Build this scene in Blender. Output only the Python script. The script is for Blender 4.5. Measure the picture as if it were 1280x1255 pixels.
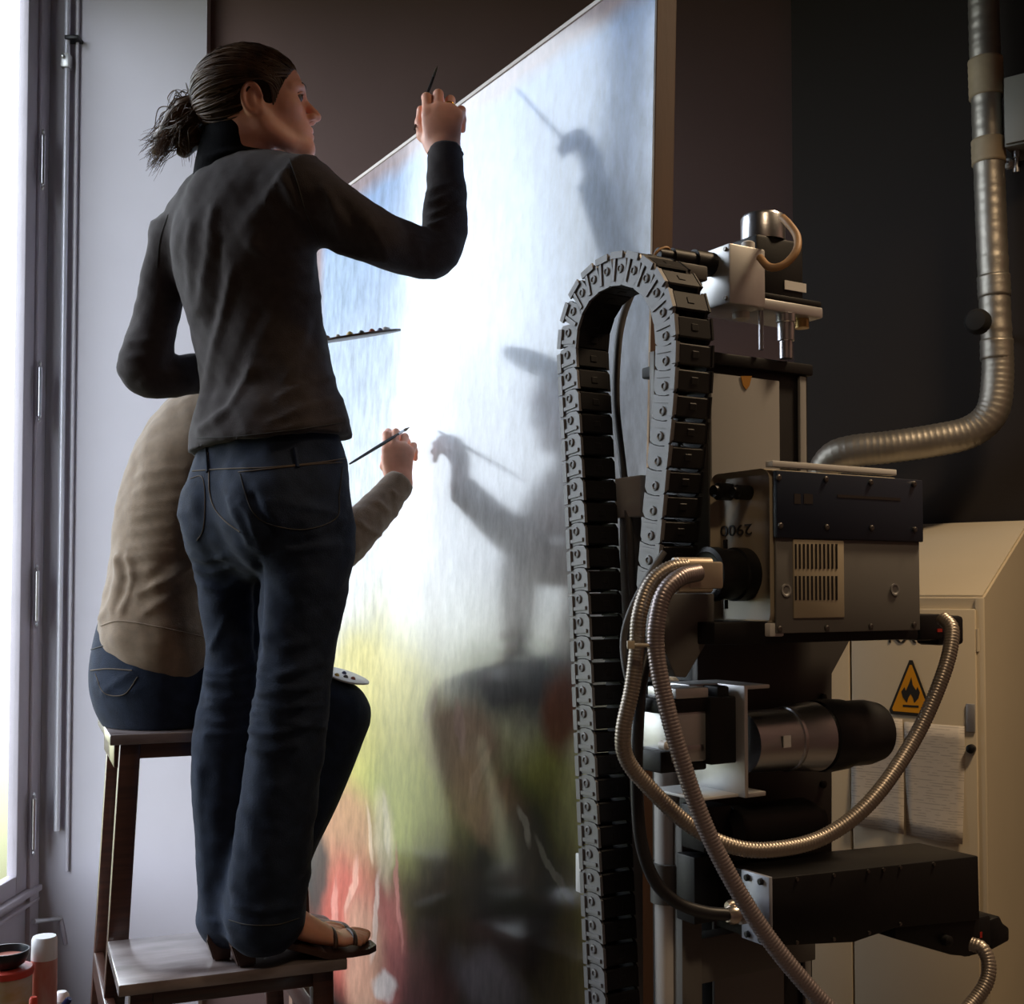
import bpy, bmesh, math, random
import numpy as np
from mathutils import Vector, Matrix
from mathutils.bvhtree import BVHTree

random.seed(7); np.random.seed(7)
scene = bpy.context.scene
COL = scene.collection
for o in list(bpy.data.objects):
    bpy.data.objects.remove(o)

# ------------------------------------------------------------------ camera
W, H, FPX = 1280.0, 1255.0, 1500.0
ZC = 1.132                       # camera height above the datum (the floor lies at FZ)
FZ = -0.30
PITCH = math.radians(2.0)
SHIFT_PX = 113.0 - FPX * math.tan(PITCH)
cam = bpy.data.cameras.new('camera')
cam_o = bpy.data.objects.new('camera', cam); COL.objects.link(cam_o)
cam.sensor_fit = 'HORIZONTAL'; cam.sensor_width = 36.0
cam.lens = FPX / W * 36.0
cam.shift_y = SHIFT_PX / W
cam_o.location = (0, 0, ZC)
cam_o.rotation_euler = (math.pi / 2 + PITCH, 0, 0)
cam.clip_start = 0.05
scene.camera = cam_o

# ------------------------------------------------------------------ world, lights, exposure
scene.view_settings.view_transform = 'Standard'
scene.view_settings.look = 'None'
scene.view_settings.gamma = 1.0
scene.view_settings.use_curve_mapping = False
scene.view_settings.exposure = 0.0
SKY_STRENGTH = 8.0
world = bpy.data.worlds.new('overcast_sky'); scene.world = world
world.use_nodes = True
wn = world.node_tree.nodes; wl = world.node_tree.links
wn.clear()
w_out = wn.new('ShaderNodeOutputWorld'); w_bg = wn.new('ShaderNodeBackground')
w_tc = wn.new('ShaderNodeTexCoord'); w_sep = wn.new('ShaderNodeSeparateXYZ'); w_rmp = wn.new('ShaderNodeValToRGB')
w_map = wn.new('ShaderNodeMapRange')
w_map.inputs['From Min'].default_value = -0.25; w_map.inputs['From Max'].default_value = 0.25
wl.new(w_tc.outputs['Generated'], w_sep.inputs[0]); wl.new(w_sep.outputs['Z'], w_map.inputs['Value'])
wl.new(w_map.outputs[0], w_rmp.inputs[0]); wl.new(w_rmp.outputs[0], w_bg.inputs['Color'])
wl.new(w_bg.outputs[0], w_out.inputs['Surface'])
e = w_rmp.color_ramp.elements
e[0].position = 0.0; e[0].color = (0.045, 0.048, 0.026, 1)       # garden ground
e[1].position = 0.42; e[1].color = (0.35, 0.36, 0.25, 1)      # lawn and hedge towards the horizon
k_ = e.new(0.50); k_.color = (0.70, 0.74, 0.72, 1)
k_ = e.new(0.60); k_.color = (0.82, 0.88, 1.0, 1)            # bright overcast sky
w_bg.inputs['Strength'].default_value = SKY_STRENGTH
scene.cycles.max_bounces = 8
scene.cycles.sample_clamp_indirect = 6.0
scene.cycles.caustics_reflective = False
scene.cycles.caustics_refractive = False
scene.cycles.use_denoising = True

def portal(name, loc, rot, sx, sy):
    l = bpy.data.lights.new(name, 'AREA'); l.shape = 'RECTANGLE'; l.size = sx; l.size_y = sy
    l.cycles.is_portal = True
    o = bpy.data.objects.new(name, l); COL.objects.link(o); o.location = loc; o.rotation_euler = rot
    return o

# window opening in the left wall (plane X = XL, along Y)
XL = -1.62
WY0, WY1, WZ0, WZ1 = 1.95, 4.12, 0.13, 3.45
portal('daylight_portal', (XL - 0.08, (WY0 + WY1) / 2, (WZ0 + WZ1) / 2), (0, -math.pi / 2, 0), WZ1 - WZ0, WY1 - WY0)

# two warm ceiling luminaires: one by the cabinet, a weaker one over the viewer's end of the room
LAMPS = [((1.75, 1.90, 3.40), 36.0), ((0.45, -0.15, 3.45), 13.0)]
for lp_, le_ in LAMPS:
    lamp = bpy.data.lights.new('ceiling_lamp_light', 'AREA'); lamp.shape = 'RECTANGLE'; lamp.size = 0.5; lamp.size_y = 0.25
    lamp.energy = le_; lamp.color = (1.0, 0.73, 0.46); lamp.spread = math.radians(125)
    lamp_o = bpy.data.objects.new('ceiling_lamp_light', lamp); COL.objects.link(lamp_o)
    lamp_o.location = (lp_[0], lp_[1], lp_[2] - 0.01)

# ------------------------------------------------------------------ pixel <-> world
CP, SP = math.cos(PITCH), math.sin(PITCH)
def ray(px, py):
    x = (px - W / 2) / FPX
    y = (H / 2 - py + SHIFT_PX) / FPX
    return Vector((x, CP - y * SP, SP + y * CP))
CAM = Vector((0, 0, ZC))
def at(px, py, Y):
    d = ray(px, py); return CAM + d * (Y / d.y)
def mpp(Y):                       # metres per pixel at depth Y
    return Y / FPX
def proj(V):                      # (n,3) array -> px,py
    V = np.asarray(V) - np.array([0, 0, ZC])
    dep = V[:, 1] * CP + V[:, 2] * SP
    up = -V[:, 1] * SP + V[:, 2] * CP
    return W / 2 + FPX * V[:, 0] / dep, H / 2 + SHIFT_PX - FPX * up / dep

# machine / painting frame: A points away from the painting, B along it towards the camera
TH = math.radians(30.7)
A = Vector((math.cos(TH), math.sin(TH), 0)); B = Vector((math.sin(TH), -math.cos(TH), 0))
MO = Vector((0.336, 1.55, 0))
def M(a, b, z): return MO + A * a + B * b + Vector((0, 0, z))
def onB(px, py, b):
    d = ray(px, py); t = (b + (MO - CAM).dot(B)) / d.dot(B); p = CAM + d * t
    return (p - MO).dot(A), p.z
def onA(px, py, a):
    d = ray(px, py); t = (a + (MO - CAM).dot(A)) / d.dot(A); p = CAM + d * t
    return (p - MO).dot(B), p.z
MROT = Matrix((( A.x, -B.x, 0), (A.y, -B.y, 0), (0, 0, 1)))   # local x = A, local y = -B

# ------------------------------------------------------------------ materials
MATS = {}
def lin(c):
    return tuple(((v / 255.0) / 12.92 if v / 255.0 <= 0.04045 else ((v / 255.0 + 0.055) / 1.055) ** 2.4) for v in c)
def mat(name, col, rough=0.5, metal=0.0, noise=0.0, nscale=20.0, bump=0.0, bscale=60.0, stretch=(1, 1, 1), spec=0.5, sss=0.0, sheen=0.0, coat=0.0, col2=None):
    if name in MATS: return MATS[name]
    m = bpy.data.materials.new(name); m.use_nodes = True
    nt = m.node_tree; b = nt.nodes['Principled BSDF']
    b.inputs['Base Color'].default_value = (*col, 1); b.inputs['Roughness'].default_value = rough
    b.inputs['Metallic'].default_value = metal; b.inputs['Specular IOR Level'].default_value = spec
    if sss: b.inputs['Subsurface Weight'].default_value = sss; b.inputs['Subsurface Radius'].default_value = (0.012, 0.005, 0.003); b.inputs['Subsurface Scale'].default_value = 0.5
    if sheen: b.inputs['Sheen Weight'].default_value = sheen; b.inputs['Sheen Roughness'].default_value = 0.5
    if coat: b.inputs['Coat Weight'].default_value = coat; b.inputs['Coat Roughness'].default_value = 0.15
    tc = nt.nodes.new('ShaderNodeTexCoord'); mp = nt.nodes.new('ShaderNodeMapping'); mp.inputs['Scale'].default_value = stretch
    nt.links.new(tc.outputs['Object'], mp.inputs['Vector'])
    if noise > 0 or col2:
        n = nt.nodes.new('ShaderNodeTexNoise'); n.inputs['Scale'].default_value = nscale; n.inputs['Detail'].default_value = 5
        nt.links.new(mp.outputs[0], n.inputs['Vector'])
        r = nt.nodes.new('ShaderNodeValToRGB'); nt.links.new(n.outputs['Fac'], r.inputs[0])
        r.color_ramp.elements[0].position = 0.3; r.color_ramp.elements[1].position = 0.7
        c2 = col2 if col2 else tuple(min(1, v * (1 + noise)) for v in col)
        c1 = col if col2 else tuple(v * (1 - noise) for v in col)
        r.color_ramp.elements[0].color = (*c1, 1); r.color_ramp.elements[1].color = (*c2, 1)
        nt.links.new(r.outputs[0], b.inputs['Base Color'])
    if bump > 0:
        n2 = nt.nodes.new('ShaderNodeTexNoise'); n2.inputs['Scale'].default_value = bscale; n2.inputs['Detail'].default_value = 4
        nt.links.new(mp.outputs[0], n2.inputs['Vector'])
        bp = nt.nodes.new('ShaderNodeBump'); bp.inputs['Strength'].default_value = bump; bp.inputs['Distance'].default_value = 0.004
        nt.links.new(n2.outputs['Fac'], bp.inputs['Height']); nt.links.new(bp.outputs[0], b.inputs['Normal'])
    MATS[name] = m
    return m

# ------------------------------------------------------------------ mesh helpers
def link(name, me, m=None, parent=None):
    o = bpy.data.objects.new(name, me); COL.objects.link(o)
    if m is not None and len(me.materials) == 0: me.materials.append(m)
    if parent is not None: o.parent = parent
    return o
def wm(o):
    return (wm(o.parent) @ o.matrix_basis) if o.parent else o.matrix_basis.copy()
def empty(name, loc=(0, 0, 0), rotm=None):
    o = bpy.data.objects.new(name, None); COL.objects.link(o)
    o.empty_display_size = 0.05
    mw = Matrix.Translation(Vector(loc))
    if rotm is not None: mw = mw @ rotm.to_4x4()
    o.matrix_basis = mw
    return o
def tag(o, label, cat, group=None, kind=None):
    o['label'] = label; o['category'] = cat
    if group: o['group'] = group
    if kind: o['kind'] = kind
    return o
def struct(o, label=None):
    o['kind'] = 'structure'
    if label: o['label'] = label
    return o
def from_bm(name, bm, m, parent=None, smooth=False, world=True):
    """bm in world coordinates; made local to the parent when there is one"""
    me = bpy.data.meshes.new(name)
    if parent is not None and world:
        bm.transform(wm(parent).inverted())
    bmesh.ops.recalc_face_normals(bm, faces=bm.faces[:])
    bm.to_mesh(me); bm.free()
    if smooth:
        me.polygons.foreach_set('use_smooth', [True] * len(me.polygons))
    return link(name, me, m, parent)
def smooth_by_angle(o, ang=35):
    me = o.data
    bm = bmesh.new(); bm.from_mesh(me)
    for f in bm.faces: f.smooth = True
    for ed in bm.edges:
        if len(ed.link_faces) == 2 and ed.calc_face_angle(0) > math.radians(ang): ed.smooth = False
    bm.to_mesh(me); bm.free()
    return o
def add_box(bm, p0, p1, mtx=None, bevel=0.0, seg=2):
    r = bmesh.ops.create_cube(bm, size=1.0)
    vs = r['verts']
    c = [(p0[i] + p1[i]) / 2 for i in range(3)]; s = [abs(p1[i] - p0[i]) for i in range(3)]
    for v in vs: v.co = Vector((v.co.x * s[0] + c[0], v.co.y * s[1] + c[1], v.co.z * s[2] + c[2]))
    if bevel > 0:
        es = list({ed for v in vs for ed in v.link_edges})
        r2 = bmesh.ops.bevel(bm, geom=es, offset=min(bevel, min(s) * 0.45), segments=seg, affect='EDGES', profile=0.5)
        vs = list({v for f in r2['faces'] for v in f.verts} | {v for v in vs if v.is_valid})
    if mtx is not None:
        bmesh.ops.transform(bm, matrix=mtx, verts=vs)
    return vs
def box(name, p0, p1, m, parent=None, mtx=None, bevel=0.0):
    bm = bmesh.new(); add_box(bm, p0, p1, mtx, bevel)
    o = from_bm(name, bm, m, parent)
    if bevel > 0: smooth_by_angle(o, 40)
    return o
MM = Matrix.Translation(MO) @ MROT.to_4x4()        # machine frame: (a, -b, z)
def mbox(name, a0, a1, b0, b1, z0, z1, m, parent=None, bevel=0.002):
    return box(name, (a0, -b0, z0), (a1, -b1, z1), m, parent, MM, bevel)
def frame_to(d, up=Vector((0, 0, 1))):
    d = Vector(d).normalized()
    x = d.cross(up)
    if x.length < 1e-4: x = d.cross(Vector((1, 0, 0)))
    x.normalize(); y = x.cross(d).normalized()
    return x, y, d
def add_lathe(bm, p, d, prof, seg=24):
    """prof: list of (along, radius); along the direction d from p"""
    x, y, d = frame_to(d); p = Vector(p); rings = []
    for h, r in prof:
        if r < 1e-6: rings.append([bm.verts.new(p + d * h)])
        else: rings.append([bm.verts.new(p + d * h + (x * math.cos(2 * math.pi * i / seg) + y * math.sin(2 * math.pi * i / seg)) * r) for i in range(seg)])
    for r0, r1 in zip(rings[:-1], rings[1:]):
        for i in range(seg):
            j = (i + 1) % seg
            if len(r0) == 1 and len(r1) == 1: continue
            if len(r0) == 1: bm.faces.new((r0[0], r1[i], r1[j]))
            elif len(r1) == 1: bm.faces.new((r0[i], r0[j], r1[0]))
            else: bm.faces.new((r0[i], r0[j], r1[j], r1[i]))
    if len(rings[0]) > 1: bm.faces.new(rings[0])
    if len(rings[-1]) > 1: bm.faces.new(rings[-1])
def lathe(name, p, d, prof, m, parent=None, seg=24):
    bm = bmesh.new(); add_lathe(bm, p, d, prof, seg)
    return smooth_by_angle(from_bm(name, bm, m, parent), 35)
def catmull(P, n):
    P = [np.array(p, float) for p in P]
    if len(P) < 3:
        return [P[0] + (P[-1] - P[0]) * t for t in np.linspace(0, 1, n * (len(P) - 1) + 1)]
    Q = [2 * P[0] - P[1]] + P + [2 * P[-1] - P[-2]]; out = []
    for i in range(1, len(Q) - 2):
        for t in np.linspace(0, 1, n, endpoint=False):
            a, b_, c, d = Q[i - 1], Q[i], Q[i + 1], Q[i + 2]
            out.append(0.5 * (2 * b_ + (c - a) * t + (2 * a - 5 * b_ + 4 * c - d) * t * t + (3 * b_ - a - 3 * c + d) * t ** 3))
    out.append(P[-1]); return out
def add_tube(bm, pts, rad, seg=10, cap=True):
    """rad: number or a list; parallel transported rings"""
    pts = [Vector(p) for p in pts]; n = len(pts)
    rs = rad if hasattr(rad, '__len__') else [rad] * n
    t0 = (pts[1] - pts[0]).normalized(); x, y, _ = frame_to(t0); rings = []
    pt = t0
    for i in range(n):
        t = (pts[min(i + 1, n - 1)] - pts[max(i - 1, 0)])
        t = t.normalized() if t.length > 1e-9 else pt
        q = pt.rotation_difference(t); x = q @ x; y = q @ y; pt = t
        rings.append([bm.verts.new(pts[i] + (x * math.cos(2 * math.pi * k / seg) + y * math.sin(2 * math.pi * k / seg)) * rs[i]) for k in range(seg)])
    for r0, r1 in zip(rings[:-1], rings[1:]):
        for k in range(seg):
            j = (k + 1) % seg; bm.faces.new((r0[k], r0[j], r1[j], r1[k]))
    if cap: bm.faces.new(rings[0]); bm.faces.new(rings[-1])
def tube(name, pts, rad, m, parent=None, seg=10, n=0):
    if n:
        k0 = len(pts); pts = catmull([tuple(p) for p in pts], n)
        if hasattr(rad, '__len__'): rad = list(np.interp(np.linspace(0, k0 - 1, len(pts)), np.arange(k0), rad))
    bm = bmesh.new(); add_tube(bm, pts, rad, seg)
    return smooth_by_angle(from_bm(name, bm, m, parent), 50)
def resample(pts, step):
    P = np.array([tuple(p) for p in pts]); d = np.r_[0, np.cumsum(np.linalg.norm(np.diff(P, axis=0), axis=1))]
    n = max(2, int(round(d[-1] / step)) + 1); s = np.linspace(0, d[-1], n)
    return np.stack([np.interp(s, d, P[:, k]) for k in range(P.shape[1])], 1)
def hose(name, pts, r, m, parent=None, pitch=0.0042, rib=0.055, seg=14):
    """ribbed flexible metal hose: real ridges"""
    P = resample(catmull([tuple(p) for p in pts], 16), pitch / 3.0)
    rs = [r * (1 + rib * math.cos(2 * math.pi * i / 3.0)) for i in range(len(P))]
    bm = bmesh.new(); add_tube(bm, P, rs, seg)
    o = from_bm(name, bm, m, parent, smooth=True)
    return o
def prism(name, pts, d, m, parent=None, bevel=0.0):
    """closed polygon pts (world) extruded by vector d"""
    bm = bmesh.new(); d = Vector(d)
    a = [bm.verts.new(Vector(p)) for p in pts]; b_ = [bm.verts.new(Vector(p) + d) for p in pts]
    bm.faces.new(a); bm.faces.new(b_[::-1]); n = len(pts)
    for i in range(n): bm.faces.new((a[i], a[(i + 1) % n], b_[(i + 1) % n], b_[i]))
    if bevel > 0:
        bmesh.ops.recalc_face_normals(bm, faces=bm.faces[:])
        bmesh.ops.bevel(bm, geom=bm.edges[:], offset=bevel, segments=2, affect='EDGES', profile=0.5)
    o = from_bm(name, bm, m, parent)
    if bevel > 0: smooth_by_angle(o, 40)
    return o
def text_mesh(name, s, size, mtx, m, parent=None, depth=0.0008, sx=1.0):
    c = bpy.data.curves.new(name, 'FONT'); c.body = s; c.size = size; c.extrude = depth; c.align_x = 'CENTER'; c.align_y = 'CENTER'
    t = bpy.data.objects.new(name, c); COL.objects.link(t)
    dg = bpy.context.evaluated_depsgraph_get(); me = bpy.data.meshes.new_from_object(t.evaluated_get(dg))
    bpy.data.objects.remove(t)
    me.transform(Matrix.Diagonal((sx, 1, 1, 1))); me.transform(mtx)
    if parent is not None: me.transform(wm(parent).inverted())
    me.materials.clear()
    return link(name, me, m, parent)

# ------------------------------------------------------------------ signed distance modelling (for people)
class SDF:
    def __init__(s): s.ops = []
    def sweep(s, pts, ra, rb=None, side=(1, 0, 0), k=0.02, n=5, end=0.9, sub=False, start=None):
        pts = [tuple(p) for p in pts]; rb = ra if rb is None else rb
        ra = list(ra) if hasattr(ra, '__len__') else [ra] * len(pts)
        rb = list(rb) if hasattr(rb, '__len__') else [rb] * len(pts)
        Q = catmull([(*p, a, b) for p, a, b in zip(pts, ra, rb)], n)
        s.ops.append(('sweep', np.array(Q), np.array(side, float), k, (end if start is None else start, end), sub)); return s
    def ball(s, c, r, k=0.02, R=None, sub=False):
        r = np.array(r if hasattr(r, '__len__') else [r] * 3, float)
        s.ops.append(('ball', np.array(tuple(c), float), r, k, np.eye(3) if R is None else np.array(R), sub)); return s
    def cut(s, p, nrm, k=0.004):
        """remove everything on the side the normal points to"""
        s.ops.append(('cut', np.array(tuple(p), float), np.array(tuple(Vector(nrm).normalized())), k)); return s
    def bounds(s):
        lo = np.full(3, 1e9); hi = -lo
        for o in s.ops:
            if o[0] == 'sweep' and not o[5]:
                Q = o[1]; r = np.maximum(Q[:, 3], Q[:, 4])[:, None]; lo = np.minimum(lo, (Q[:, :3] - r).min(0)); hi = np.maximum(hi, (Q[:, :3] + r).max(0))
            elif o[0] == 'ball' and not o[5]:
                lo = np.minimum(lo, o[1] - o[2].max()); hi = np.maximum(hi, o[1] + o[2].max())
        return lo, hi
    def mesh(s, h, lo=None, hi=None):
        l0, h0 = s.bounds()
        lo = l0 if lo is None else np.array(lo); hi = h0 if hi is None else np.array(hi)
        lo = lo - 4 * h; hi = hi + 4 * h
        N = np.ceil((hi - lo) / h).astype(int) + 1
        F = np.full(N, 1.0, np.float32)
        ax = [lo[i] + h * np.arange(N[i]) for i in range(3)]
        def sl(a, b, pad):
            i0 = np.clip(np.floor((a - pad - lo) / h).astype(int), 0, N); i1 = np.clip(np.ceil((b + pad - lo) / h).astype(int) + 1, 0, N)
            return tuple(slice(x, y) for x, y in zip(i0, i1))
        def grid(S):
            return np.meshgrid(ax[0][S[0]], ax[1][S[1]], ax[2][S[2]], indexing='ij')
        def comb(S, d, k, sub):
            f = F[S]
            if sub:
                d = -d; hh = np.maximum(k - np.abs(f - d), 0) / k; F[S] = np.maximum(f, d) + hh * hh * k * 0.25
            else:
                hh = np.maximum(k - np.abs(f - d), 0) / k; F[S] = np.minimum(f, d) - hh * hh * k * 0.25
        for o in s.ops:
            if o[0] == 'ball':
                _, c, r, k, R, sub = o
                S = sl(c - r.max(), c + r.max(), k + 3 * h)
                X, Y, Z = grid(S)
                if X.size == 0: continue
                P = np.stack([X - c[0], Y - c[1], Z - c[2]], -1) @ R
                k0 = np.sqrt(((P / r) ** 2).sum(-1)); k1 = np.sqrt(((P / (r * r)) ** 2).sum(-1)) + 1e-9
                comb(S, (k0 * (k0 - 1) / k1).astype(np.float32), k, sub)
            elif o[0] == 'sweep':
                _, Q, side, k, end, sub = o
                rmax = max(Q[:, 3].max(), Q[:, 4].max())
                S = sl((Q[:, :3]).min(0) - rmax, Q[:, :3].max(0) + rmax, k + 3 * h)
                X, Y, Z = grid(S)
                if X.size == 0: continue
                D = np.full(X.shape, 1.0, np.float32)
                base = np.array([S[i].start for i in range(3)])
                for i in range(len(Q) - 1):
                    a, b = Q[i], Q[i + 1]; r = max(a[3], a[4], b[3], b[4])
                    S2 = sl(np.minimum(a[:3], b[:3]) - r, np.maximum(a[:3], b[:3]) + r, k + 3 * h)
                    L = tuple(slice(max(x.start - q, 0), max(x.stop - q, 0)) for x, q in zip(S2, base))
                    x, y, z = X[L] - a[0], Y[L] - a[1], Z[L] - a[2]
                    if x.size == 0: continue
                    d = b[:3] - a[:3]; ln = np.linalg.norm(d)
                    if ln < 1e-7: continue
                    d = d / ln
                    t = (x * d[0] + y * d[1] + z * d[2]); tc = np.clip(t, 0, ln); u = tc / ln
                    ra = a[3] + (b[3] - a[3]) * u; rb = a[4] + (b[4] - a[4]) * u
                    sx = side - d * side.dot(d); sx /= np.linalg.norm(sx); sy = np.cross(d, sx)
                    p1 = x * sx[0] + y * sx[1] + z * sx[2]; p2 = x * sy[0] + y * sy[1] + z * sy[2]; p3 = t - tc
                    rc = 0.5 * (ra + rb)
                    if i == 0: rc = np.where(t < 0, rc * end[0], rc)
                    if i == len(Q) - 2: rc = np.where(t > ln, rc * end[1], rc)
                    k0 = np.sqrt((p1 / ra) ** 2 + (p2 / rb) ** 2 + (p3 / rc) ** 2)
                    k1 = np.sqrt((p1 / ra ** 2) ** 2 + (p2 / rb ** 2) ** 2 + (p3 / rc ** 2) ** 2) + 1e-6
                    D[L] = np.minimum(D[L], np.where(k0 < 0.3, -np.minimum(ra, rb) * 0.7, k0 * (k0 - 1) / k1).astype(np.float32))
                comb(S, D, k, sub)
            else:
                _, p, nn, k = o
                X, Y, Z = np.meshgrid(*ax, indexing='ij')
                d = ((X - p[0]) * nn[0] + (Y - p[1]) * nn[1] + (Z - p[2]) * nn[2]).astype(np.float32)
                F[...] = np.maximum(F, d)
        return surface_nets(F, lo, h)

def surface_nets(F, lo, h):
    N = F.shape; inside = F < 0
    C = tuple(n - 1 for n in N)
    acc = np.zeros(C + (3,), np.float32); cnt = np.zeros(C, np.float32)
    def cs(o): return tuple(slice(q, q + c) for q, c in zip(o, C))
    for axis in range(3):
        oth = [i for i in range(3) if i != axis]
        for u in (0, 1):
            for v in (0, 1):
                o0 = [0, 0, 0]; o0[oth[0]] = u; o0[oth[1]] = v
                o1 = list(o0); o1[axis] = 1
                f0 = F[cs(o0)]; f1 = F[cs(o1)]
                m = (f0 < 0) != (f1 < 0)
                t = np.zeros_like(f0); t[m] = f0[m] / (f0[m] - f1[m])
                for i in range(3):
                    val = t if i == axis else np.float32(o0[i])
                    acc[..., i] += np.where(m, val, 0)
                cnt += m
    act = cnt > 0
    idx = np.full(C, -1, np.int64); ids = np.argwhere(act); idx[act] = np.arange(len(ids))
    V = (ids + acc[act] / cnt[act][:, None]) * h + lo
    faces = []
    for axis in range(3):
        oth = [(axis + 1) % 3, (axis + 2) % 3]
        s0 = [slice(None)] * 3; s1 = [slice(None)] * 3; s0[axis] = slice(0, N[axis] - 1); s1[axis] = slice(1, N[axis])
        a = inside[tuple(s0)]; b = inside[tuple(s1)]
        E = np.argwhere(a != b)
        ok = (E[:, oth[0]] > 0) & (E[:, oth[1]] > 0) & (E[:, oth[0]] < N[oth[0]] - 1) & (E[:, oth[1]] < N[oth[1]] - 1)
        E = E[ok]; flip = b[tuple(E.T)]
        q = []
        for du, dv in ((1, 1), (0, 1), (0, 0), (1, 0)):
            e2 = E.copy(); e2[:, oth[0]] -= du; e2[:, oth[1]] -= dv
            q.append(idx[tuple(e2.T)])
        q = np.stack(q, 1); q[flip] = q[flip][:, ::-1]
        faces.append(q)
    Fc = np.concatenate(faces)
    Fc = Fc[(Fc >= 0).all(1)]
    return V.astype(np.float64), Fc

def np_smooth(V, Fc, it=3, lam=0.5):
    E = np.concatenate([Fc[:, [0, 1]], Fc[:, [1, 2]], Fc[:, [2, 3]], Fc[:, [3, 0]]])
    deg = np.bincount(E.ravel(), minlength=len(V)).astype(float)[:, None] + 1e-9
    for i in range(it):
        for l in (lam, -lam * 1.04):
            S = np.zeros_like(V)
            for k in range(3):
                S[:, k] = np.bincount(E[:, 0], V[E[:, 1], k], len(V)) + np.bincount(E[:, 1], V[E[:, 0], k], len(V))
            V = V + l * (S / deg - V)
    return V
def np_normals(V, Fc):
    n = np.cross(V[Fc[:, 2]] - V[Fc[:, 0]], V[Fc[:, 3]] - V[Fc[:, 1]])
    N = np.zeros_like(V)
    for c in range(4):
        for k in range(3): N[:, k] += np.bincount(Fc[:, c], n[:, k], len(V))
    return N / (np.linalg.norm(N, axis=1, keepdims=True) + 1e-12)
def seg_dist(P, a, b):
    d = b - a; t = np.clip(((P - a) @ d) / (d @ d + 1e-12), 0, 1)
    return np.linalg.norm(P - (a + t[:, None] * d), axis=1), t
def folds(V, Fc, lst, face_cam=True):
    """lst: (list of pixel points, width px, height m): real ridges (or creases) raised on the side seen"""
    N = np_normals(V, Fc); px, py = proj(V); P = np.stack([px, py], 1)
    vis = np.clip((-(N * (V - np.array([0, 0, ZC])) / np.linalg.norm(V - np.array([0, 0, ZC]), axis=1, keepdims=True)).sum(1)) * 2.5 + 0.35, 0, 1) if face_cam else np.ones(len(V))
    D = np.zeros(len(V))
    for pts, w, amp in lst:
        pts = [np.array(p, float) for p in catmull([tuple(map(float, p)) for p in pts], 6)]
        best = np.full(len(V), 1e9); tt = np.zeros(len(V)); n = len(pts) - 1
        for i in range(n):
            d, t = seg_dist(P, pts[i], pts[i + 1]); m = d < best; best[m] = d[m]; tt[m] = (i + t[m]) / n
        D += amp * np.exp(-(best / w) ** 2) * np.clip(4 * np.sin(np.pi * np.clip(tt, 0.02, 0.98)), 0, 1)
    return V + N * (D * vis)[:, None]
def np_noise(P, sc, seed=0):
    r = np.random.RandomState(seed); out = np.zeros(len(P))
    for i in range(14):
        kx = r.normal(size=3) * sc; out += np.sin(P @ kx + r.uniform(0, 6.28)) / 14 ** 0.5
    return out
def np_obj(name, V, Fc, m, parent=None):
    me = bpy.data.meshes.new(name)
    if parent is not None:
        Mi = np.array(wm(parent).inverted()); V = V @ Mi[:3, :3].T + Mi[:3, 3]
    me.from_pydata(V.tolist(), [], Fc.tolist()); me.update()
    me.polygons.foreach_set('use_smooth', [True] * len(me.polygons))
    return link(name, me, m, parent)
def np_join(parts):
    V = []; Fc = []; n = 0
    for v, f in parts: V.append(v); Fc.append(f + n); n += len(v)
    return np.concatenate(V), np.concatenate(Fc)
class Drape:
    """lay pixel polylines on a finished surface"""
    def __init__(s, V, Fc): s.b = BVHTree.FromPolygons(V.tolist(), Fc.tolist())
    def pts(s, pl, n=8, off=0.0008):
        out = []
        for p in catmull([tuple(map(float, q)) for q in pl], n):
            d = ray(p[0], p[1]).normalized(); h = s.b.ray_cast(CAM, d)
            if h[0] is not None: out.append(h[0] - d * off)
        return out
    def seam(s, name, pl, r, m, parent, n=8):
        P = s.pts(pl, n)
        if len(P) < 2: return None
        return tube(name, P, r, m, parent, seg=6)
# ================================================================== THE SETTING
m_lilac = mat('lilac_plaster', (0.56, 0.535, 0.59), 0.85, noise=0.03, nscale=3, bump=0.05, bscale=90)
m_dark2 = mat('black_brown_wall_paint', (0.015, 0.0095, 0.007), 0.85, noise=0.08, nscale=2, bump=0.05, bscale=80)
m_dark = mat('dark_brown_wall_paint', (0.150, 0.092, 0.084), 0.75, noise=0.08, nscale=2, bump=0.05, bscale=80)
m_floor = mat('dark_floor', (0.10, 0.085, 0.075), 0.5, noise=0.2, nscale=6)
m_ceil = mat('dark_ceiling', (0.16, 0.15, 0.145), 0.8, noise=0.05, nscale=3)
m_frame = mat('grey_violet_window_paint', (0.45, 0.41, 0.46), 0.5, noise=0.06, nscale=5)
m_steel = mat('brushed_steel', (0.62, 0.62, 0.64), 0.28, 1.0, bump=0.05, bscale=200)
m_alu = mat('cast_aluminium', (0.66, 0.66, 0.66), 0.42, 0.85, noise=0.06, nscale=30)
m_black = mat('black_plastic', (0.008, 0.008, 0.009), 0.4, spec=0.35)
m_blackm = mat('black_anodised', (0.007, 0.0065, 0.007), 0.48, 0.0, spec=0.3, bump=0.04, bscale=250)
m_wood = mat('dark_stained_beech', (0.040, 0.014, 0.009), 0.32, col2=(0.085, 0.030, 0.017), nscale=9, stretch=(1, 14, 14), bump=0.05, bscale=20, coat=0.7, spec=0.6)
CEIL = 3.95
PX0, PX1, PY = -1.63, -1.072, 4.15          # lilac pier
CORNER = (0.96, 4.06)
RW = (0.79, -0.61)                            # direction of the right wall
RWE = (CORNER[0] + RW[0] * 2.2, CORNER[1] + RW[1] * 2.2)

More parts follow.
